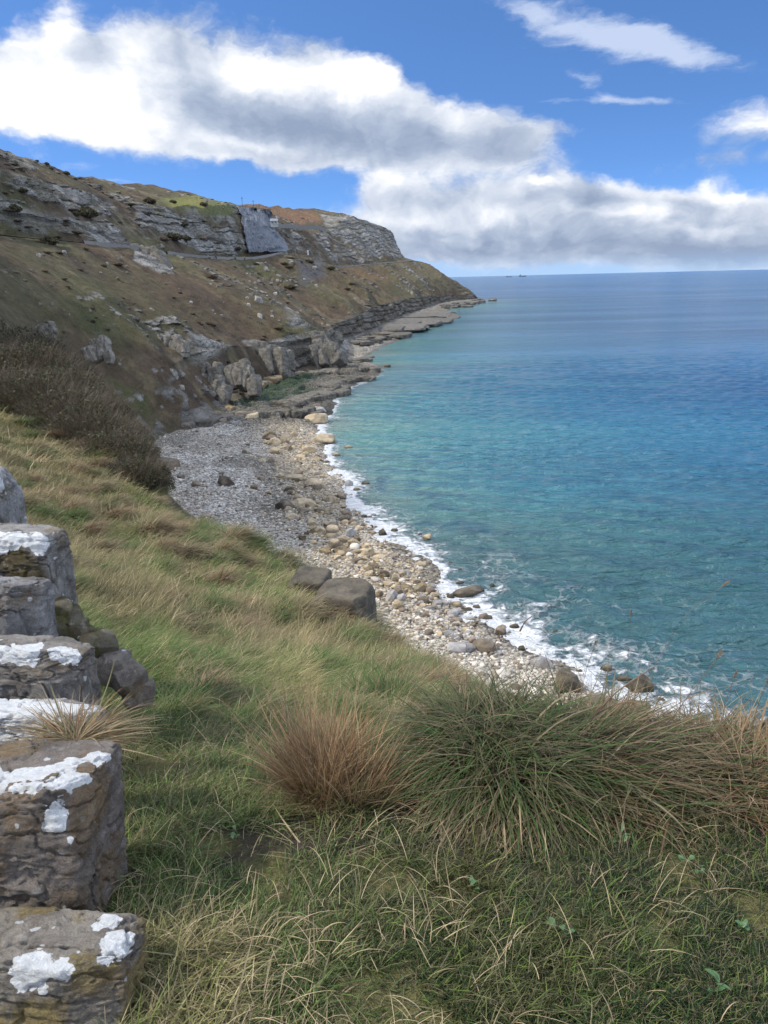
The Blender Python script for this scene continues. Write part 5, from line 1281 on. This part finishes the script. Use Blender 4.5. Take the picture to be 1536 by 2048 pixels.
def build_scrub():
    r = np.random.default_rng(88)
    tw = [(.095, .062, .045), (.13, .09, .065), (.07, .05, .038), (.16, .12, .09)]
    bm = [scrub_mesh('bramble_bush', 500+k, 3.4, 3.0, 3200, 3400+900*k, [(.125, .098, .066), (.09, .07, .05), (.18, .15, .11), (.07, .055, .04)], [(.06, .066, .03), (.075, .066, .036), (.045, .055, .026), (.09, .07, .042)], .032, .085) for k in range(3)]
    B = [(0, 812, 61, 1.15, 'bramble thicket at the left edge, nearest the grassy brow'), (72, 822, 57, 1.0, 'bramble bush on the brow, second from the left edge'), (132, 850, 53, .95, 'bramble bush on the brow above the farthest wall stone'),
         (185, 892, 49, .9, 'bramble bush on the brow midway down the thicket'), (235, 935, 44, .75, 'lower bramble bush on the brow, twiggy and brown'), (272, 965, 40, .55, 'lowest brown bramble at the end of the thicket by the shingle'),
         (-20, 770, 76, 1.4, 'dark bramble mass at the left edge behind the nearest thicket'), (62, 765, 76, 1.3, 'dark green bramble mass in the middle of the thicket'), (125, 800, 70, 1.15, 'dark bramble mass behind the brow bush above the wall'),
         (185, 845, 64, 1.0, 'brown bramble behind the middle of the brow'), (232, 895, 58, .85, 'thin brown bramble with bare twigs near the shingle end'),
         (0, 715, 96, 1.5, 'topmost bramble at the left edge under the dark rock face'), (70, 725, 92, 1.3, 'topmost bramble under the weathered outcrop'), (125, 765, 88, 1.1, 'upper bramble on the right side of the thicket'),
         (178, 805, 84, .9, 'upper bramble where the thicket meets the green slope'), (215, 850, 78, .8, 'small upper bramble over the tumbled rocks'), (250, 880, 74, .7, 'last upper bramble beside the tumbled rocks'),
         (285, 985, 47, .6, 'low bramble poking over the brow right beside the shingle'), (262, 940, 62, .8, 'brown bramble directly above the low one beside the shingle'), (285, 965, 66, .7, 'rearmost bramble at the shingle end of the thicket')]
    for i, (u, v, Y, s, lb) in enumerate(B):
        p = at(u, v, Y)
        o = add('bramble_bush', bm[i % 3], M_BLADE, None, lb, 'bush', 'brambles behind the brow', None, p-[0, 0, .3*s]); o.scale = (s, s, s*.95); o.rotation_euler = (0, 0, i*1.3)
    gm = [scrub_mesh('gorse_bush', 520+k, 3.0, 2.4, 500, 1500, tw, [(.075, .075, .040), (.062, .068, .036), (.095, .075, .048)], .07, .26) for k in range(3)]
    hm = [scrub_mesh('heather_bush', 530+k, 3.0, 1.7, 500, 1500, tw, [(.12, .085, .058), (.10, .07, .05), (.15, .11, .07)], .07, .24) for k in range(3)]
    H = HILL; Pn = np.stack([H['X'], H['Y'], H['Z']], -1).reshape(-1, 3); sg = H['seg'].ravel(); U, V_ = project(Pn)
    def on(u, v):
        e = (U-u)**2+(V_-v)**2; k = np.where(e < 6)[0]
        return Pn[k[np.argmin(Pn[k, 1])]] if len(k) else Pn[np.argmin(e)]
    for (u, v, w, lb) in [(76, 318, 8, 'small dark gorse on the skyline of the near hill, highest of the skyline bushes'), (92, 327, 11, 'wind-bent gorse on the skyline, second from the top'), (103, 336, 9, 'gorse on the skyline just below the wind-bent one'),
                          (133, 347, 15, 'broad gorse on the skyline where the near hill falls away'), (150, 357, 9, 'last small gorse at the foot of the near skyline'), (172, 430, 44, 'wide dark bush between the two pale rock bands'), (150, 428, 20, 'dark bush left of the wide one between the rock bands'),
                          (28, 420, 30, 'dark brown bush on the slope at the left of the rock bands'), (45, 382, 20, 'dark bush over the upper rock band'), (98, 485, 36, 'rounded brown bush under the lower rock band'), (368, 452, 18, 'dark bush in a cleft of the middle cliff'),
                          (372, 478, 20, 'dark bush at the foot of the cleft in the middle cliff'), (300, 404, 26, 'bush on the edge of the green field by the ruin'), (345, 404, 14, 'small bush in the green field'), (408, 409, 16, 'dark bush beside the field wall'), (478, 500, 14, 'dark hollow of scrub at the foot of the netted cliff')]:
        p = on(u, v); s = w*p[1]/F_PX/6.0
        o = add('gorse_bush', gm[int(u) % 3], M_BLADE, None, lb, 'bush', None, None, p-[0, 0, .25*s]); o.scale = (s, s, s*.9); o.rotation_euler = (0, 0, u)
    # scrub strung along gullies below the road and on the slope
    g = 'heather and gorse clumps on the far slope'
    k = 0
    while k < 90:
        u, v = r.uniform(0, 880), r.uniform(360, 690)
        e = (U-u)**2+(V_-v)**2; j = np.argmin(e)
        if e[j] > 9: continue
        s_ = sg[j]
        if s_ not in (2, 3, 6, 7): continue
        p = on(u, v); a_ = .57*p[0]+.82*p[1]; b_ = .82*p[0]-.57*p[1]
        if fbm(np.array([a_/9]), np.array([b_/45]), octaves=3, seed=23)[0] < .49: continue
        w = np.exp(r.normal(2.6, .42)); s = w*p[1]/F_PX/6
        if p[1] > 620 or s_ == 7: continue
        h = r.random() < .85
        o = add('heather_bush' if h else 'gorse_bush', (hm if h else gm)[k % 3], M_BLADE, None, 'brown heather clump, one of many on the slope around the coast road' if h else 'dark gorse clump, one of many on the slope around the coast road', 'bush', g, None, p-[0, 0, .4*s])
        o.scale = (s*r.uniform(.9, 1.5), s, s*r.uniform(.5, .8)); o.rotation_euler = (0, 0, r.uniform(0, 6)); k += 1

# ================================================================ things on the far slope
def flat_mat(name, col, rough=.9, bump=None, scale=3.0):
    m, n, out = new_mat(name)
    co = n.node('ShaderNodeTexCoord').outputs['Object']; k = n.math('ADD', n.math('MULTIPLY', n.noise(co, scale, 5, .65), .9), .55)
    principled(n, out, Base_Color=n.mix(1.0, col, n.node('ShaderNodeCombineXYZ', {0: k, 1: k, 2: k}).outputs[0], 'MULTIPLY'), Roughness=rough, Specular_IOR_Level=.2)
    return m
def build_far():
    asph = flat_mat('asphalt', (.10, .10, .10), scale=.6); wal = flat_mat('drystone', (.19, .182, .168), scale=.8)
    Ys = np.exp(np.linspace(math.log(150), math.log(1215), 420)); FX, FZ = coast_feats(Ys)
    t = np.linspace(0, 1, 5)
    X = FX[:, 3:4]*(1-t)+FX[:, 4:5]*t; Z = FZ[:, 3:4]*(1-t)+FZ[:, 4:5]*t+.25
    add('road', make_mesh('road', np.stack([X, np.broadcast_to(Ys[:, None], X.shape), Z], -1).reshape(-1, 3), grid_faces(*X.shape)), asph, kind='structure')
    def wall(y0, y1, h0, h1, label, drop=1.0, dx=.3):
        y = np.exp(np.linspace(math.log(y0), math.log(y1), 90)); fx, fz = coast_feats(y)
        h = np.interp(np.linspace(0, 1, 90), np.linspace(0, 1, len(h0)), h0); d = np.interp(np.linspace(0, 1, 90), np.linspace(0, 1, len(h1)), h1)
        h = h*(1+.25*(fbm(y/2.5, y*0, octaves=3, seed=9)-.5)); x = fx[:, 3]+dx; z = fz[:, 3]
        ring = [(x+.8, z-d), (x+.35, z+h), (x-.15, z+h), (x-.2, z-.5)]
        V = np.stack([np.stack([a, y, b], -1) for a, b in ring], 1).reshape(-1, 3)
        i = np.arange(90*4).reshape(90, 4); f = np.stack([i[:-1], np.roll(i, -1, 1)[:-1], np.roll(i, -1, 1)[1:], i[1:]], -1).reshape(-1, 4)
        add('roadside_wall', make_mesh('roadside_wall', V, f, smooth=False), wal, None, label, 'wall')
    wall(268, 345, [.9, 1.0, .9], [.8, 3.5, 3.5, 1], 'grey parapet wall of the coast road above the pale shattered rocks')
    wall(350, 430, [1.0, 1.0], [1.0, 4.5, 5.5, 1.0], 'grey parapet on a tall buttress in the middle of the coast road')
    wall(436, 560, [.9, .8], [.8, .8], 'low parapet of the coast road below the netted cliff')
    wall(740, 840, [.8, .8], [1, 1], 'far pale parapet where the coast road rounds the bend')
    # netting hung on the cliff
    A, B, Cc, D = (497, 503, 486), (577, 501, 553), (541, 418, 568), (480, 412, 505)
    n1, n2 = 110, 120; s, t = np.meshgrid(np.linspace(0, 1, n1), np.linspace(0, 1, n2))
    edge = np.interp(t, [0, .25, .45, .55, .75, 1], [0, -.07, -.16, -.22, -.08, 0])*1.0
    s2 = s*(1+edge*.55)
    pa = [np.array(q, float) for q in (A, B, Cc, D)]
    Q = ((1-t)*(1-s2))[..., None]*pa[0]+((1-t)*s2)[..., None]*pa[1]+(t*s2)[..., None]*pa[2]+(t*(1-s2))[..., None]*pa[3]
    Q[..., 1] += (fbm(s*9, t*0, octaves=3, seed=3)-.5)*(9*(1-t)+5*t); Q[..., 0] += (fbm(s*2, t*9, octaves=3, seed=4)-.5)*7
    H = HILL; hp = np.stack([H['X'], H['Y'], H['Z']], -1).reshape(-1, 3); hu, hv = project(hp)
    k = (hu > 455) & (hu < 600) & (hv > 395) & (hv < 520) & (hp[:, 1] < 720) & (hp[:, 1] > 420); hp, hu, hv = hp[k], hu[k], hv[k]
    dep = np.zeros(Q.shape[:2])
    for i in range(n2):
        e = (hu[None]-Q[i, :, 0][:, None])**2+(hv[None]-Q[i, :, 1][:, None])**2
        dep[i] = np.where(e < 16, hp[:, 1][None], 1e9).min(1)
        dep[i] = np.where(dep[i] > 1e8, hp[:, 1][np.argmin(e, 1)], dep[i])
    for _ in range(14):
        q = np.pad(dep, 1, mode='edge'); dep = (q[:-2, 1:-1]+q[2:, 1:-1]+q[1:-1, :-2]+q[1:-1, 2:]+q[1:-1, 1:-1])/5
    Pn = at(Q[..., 0], Q[..., 1], dep-5.0); wv = (fbm(s*14+t*2, t*3, octaves=4, seed=70)-.5)*3.0+(np.abs(fbm(s*24+t, t*2.5, octaves=4, seed=71)-.5))*4.0+(fbm(s*5, t*7, octaves=3, seed=72)-.5)*2
    Pn = Pn+np.stack([wv*.7, -wv*.7, wv*0], -1)
    m, n, out = new_mat('steel_netting')
    co = n.node('ShaderNodeTexCoord').outputs['Object']
    a = n.noise(n.mapv(co, (.7, .7, .05)), 1.0, 5, .65); b = n.noise(co, .5, 4, .6)
    col = n.mix(n.step(a, .35, .68), (.070, .078, .094), (.145, .158, .18)); col = n.mix(n.math('MULTIPLY', n.step(b, .5, .7), .4), col, (.10, .10, .105))
    principled(n, out, Base_Color=col, Roughness=.6, Metallic=.15, Normal=n.bump(a, .8, 1.0))
    Vb = Pn.reshape(-1, 3); back = Vb+np.array([-.5, .5, 0]); nn = len(Vb); gf = grid_faces(n2, n1)
    bd = np.concatenate([np.arange(n1), np.arange(n1-1, n1*n2, n1)[1:], np.arange(n1*n2-1, n1*(n2-1)-1, -1)[1:], np.arange(n1*(n2-1), -1, -n1)[1:-1]])
    rim = np.stack([bd, np.roll(bd, -1), np.roll(bd, -1)+nn, bd+nn], -1)
    add('rockfall_net', make_mesh('rockfall_net', np.concatenate([Vb, back]), [gf, gf[:, ::-1]+nn, rim]), m, None, 'blue grey steel netting hung over the cliff above the coast road', 'netting')
    # masts, posts
    dk = flat_mat('weathered_timber', (.10, .09, .085)); wh = flat_mat('white_paint', (.75, .75, .73))
    def post(name, u, v0, v1, Y, w, mat, label, cat):
        p, q = at(u, v0, Y), at(u, v1, Y); h = q[2]-p[2]
        V, f = tube(np.array([[0, 0, -1.0], [0, 0, h*.5], [0, 0, h]]), [w, w*.9, w*.7], 8)
        V2, f2 = box((0, 0, h*.86), (w*9, w*1.2, w*1.2)); V3, f3 = box((0, 0, h), (w*2.4, w*2.4, w*2))
        VV, FF, _ = join([(V, f), (V2, f2), (V3, f3)] if cat == 'mast' else [(V, f), (V3, f3)])
        add(name, make_mesh(name, VV, FF, smooth=False), mat, None, label, cat, None, None, p)
    post('utility_pole', 485, 414, 394, 560, .16, dk, 'taller thin pole on the skyline at the top left of the netted cliff', 'mast')
    post('utility_pole', 507, 416, 401, 575, .16, dk, 'shorter thin pole on the skyline above the middle of the netted cliff', 'mast')
    post('road_post', 591, 507, 493, 575, .14, wal, 'pale thin post beside the coast road, right of the netted cliff', 'post')
    post('marker_post', 616, 509, 502, 640, .45, wh, 'short white marker on the turf beyond the netted cliff', 'post')
    # small gabled house peeping out behind the net, ruin in the field
    def house(name, u, v, Y, w, h, d, wm, rm, label, roof=True):
        c = at(u, v, Y); root = add(name, None, None, None, label, 'house' if roof else 'ruin', None, None, c)
        if roof:
            add('wall', make_mesh('wall', *box((0, 0, h/2-1), (w, d, h+2)), smooth=False), wm, root)
            V = np.array([[-w/2-.4, -d/2-.4, h], [w/2+.4, -d/2-.4, h], [w/2+.4, d/2+.4, h], [-w/2-.4, d/2+.4, h], [-w/2-.4, 0, h+w*.35], [w/2+.4, 0, h+w*.35]])
            V = np.concatenate([V, V-[0, 0, .3]]); q = np.array([[0, 1, 5, 4], [2, 3, 4, 5], [6, 10, 11, 7], [8, 11, 10, 9], [0, 6, 7, 1], [2, 8, 9, 3]]); tr = np.array([[1, 2, 5], [3, 0, 4]])
            rf = add('roof', make_mesh('roof', V, [q, tr], smooth=False), rm, root)
            add('chimney', make_mesh('chimney', *box((w*.35, 0, h+w*.35+.4), (.9, .9, 2.2)), smooth=False), wm, rf)
            for k in (-.25, .25):
                add('window', make_mesh('window', *box((w*k, -d/2-.02, h*.55), (w*.16, .1, h*.3)), smooth=False), dk, root)
        else:
            r = np.random.default_rng(4); ps = [box((-w*.35, 0, h*.45-1), (w*.22, d, h+2)), box((w*.1, d*.3, h*.25-1), (w*.7, .8, h*.7+2)), box((w*.45, -.2, h*.12-1), (w*.2, d*.7, h*.4+2)), box((-w*.1, -d*.4, h*.2-1), (w*.3, .8, h*.5+2))]
            V, f, _ = join(ps); add('wall', make_mesh('wall', V, f, smooth=False), wm, root)
    house('cottage', 549, 449, 600, 5.0, 2.3, 5, flat_mat('limewash', (.36, .37, .36), scale=.4), flat_mat('slate', (.20, .22, .25), scale=.8), 'small pale cottage peeping out behind the right edge of the netting')
    house('stone_ruin', 333, 402, 520, 6.5, 4.0, 4, wal, None, 'small roofless stone ruin at the top of the bright green field', False)
    # field wall round the bright green field and pale terrace wall by the cottage
    def strip(name, pts, h, w, mat, label):
        P = np.array([at(*p) for p in pts]); t = np.linspace(0, 1, 60); tt = np.linspace(0, 1, len(P)); P = np.stack([np.interp(t, tt, P[:, k]) for k in range(3)], -1)
        hh = h*(1+.5*(fbm(t*30, t*0, octaves=3, seed=5)-.5)); o = P[0]; P = P-o
        T = np.gradient(P, axis=0); N = np.cross(T, [0, 0, 1.]); N /= np.linalg.norm(N, axis=1)[:, None]+1e-9
        V = np.stack([P+N*w-[0, 0, 1.5], P+N*w*.7+hh[:, None]*[0, 0, 1.], P-N*w*.7+hh[:, None]*[0, 0, 1.], P-N*w-[0, 0, 1.5]], 1).reshape(-1, 3)
        i = np.arange(240).reshape(60, 4); j = np.roll(i, -1, 1)
        add(name, make_mesh(name, V, np.stack([i[:-1], j[:-1], j[1:], i[1:]], -1).reshape(-1, 4), smooth=False), mat, None, label, 'wall', None, None, o)
    strip('field_wall', [(414, 404, 500), (412, 412, 492), (408, 421, 484)], 1.6, .5, dk, 'dark field wall at the right end of the bright green field')
    strip('terrace_wall', [(556, 452, 610), (590, 453, 640), (625, 455, 670), (650, 458, 700)], 1.5, .5, wal, 'pale terrace wall running right from the cottage')
    # ships on the horizon
    gr = flat_mat('ship_grey', (.16, .18, .22))
    def ship(u, L, h, label):
        p = at_z(u, 575.1-.02415*u+4.0, 0); p = p*(16000/p[1]); p[2] = 0
        root = add('ship', None, None, None, label, 'ship', None, None, p)
        x = np.linspace(-L/2, L/2, 12); bw = L*.07*np.clip(1-np.abs(x/(L/2))**4, .1, 1); V = np.concatenate([np.stack([x, -bw, x*0-2], -1), np.stack([x, bw, x*0-2], -1), np.stack([x*1.03, bw*1.2, h*.55+np.abs(x/L)*h*.25], -1), np.stack([x*1.03, -bw*1.2, h*.55+np.abs(x/L)*h*.25], -1)])
        i = np.arange(48).reshape(4, 12).T; j = np.roll(i, -1, 1); f = np.stack([i[:-1], j[:-1], j[1:], i[1:]], -1).reshape(-1, 4)
        ends = np.array([i[0][::-1], i[-1]])
        add('hull', make_mesh('hull', V, [f, ends], smooth=False), gr, root)
        V, f, _ = join([box((-L*.3, 0, h*.8), (L*.16, L*.1, h*.8)), box((-L*.3, 0, h*1.25), (L*.05, L*.04, h*.4))]); add('deckhouse', make_mesh('deckhouse', V, f, smooth=False), gr, root)
    ship(1045, 150, 34, 'larger faint grey ship on the horizon')
    ship(1018, 120, 22, 'lower faint grey ship on the horizon, left of the larger one')
build_sky(); build_camera()
HILL = build_hillside(); build_bank(); build_beach(); build_sea()
build_boulders(); build_cobbles(); build_crags(); build_wall()
build_grass(); build_tufts(); build_stalks(); build_weeds(); build_scrub(); build_far()
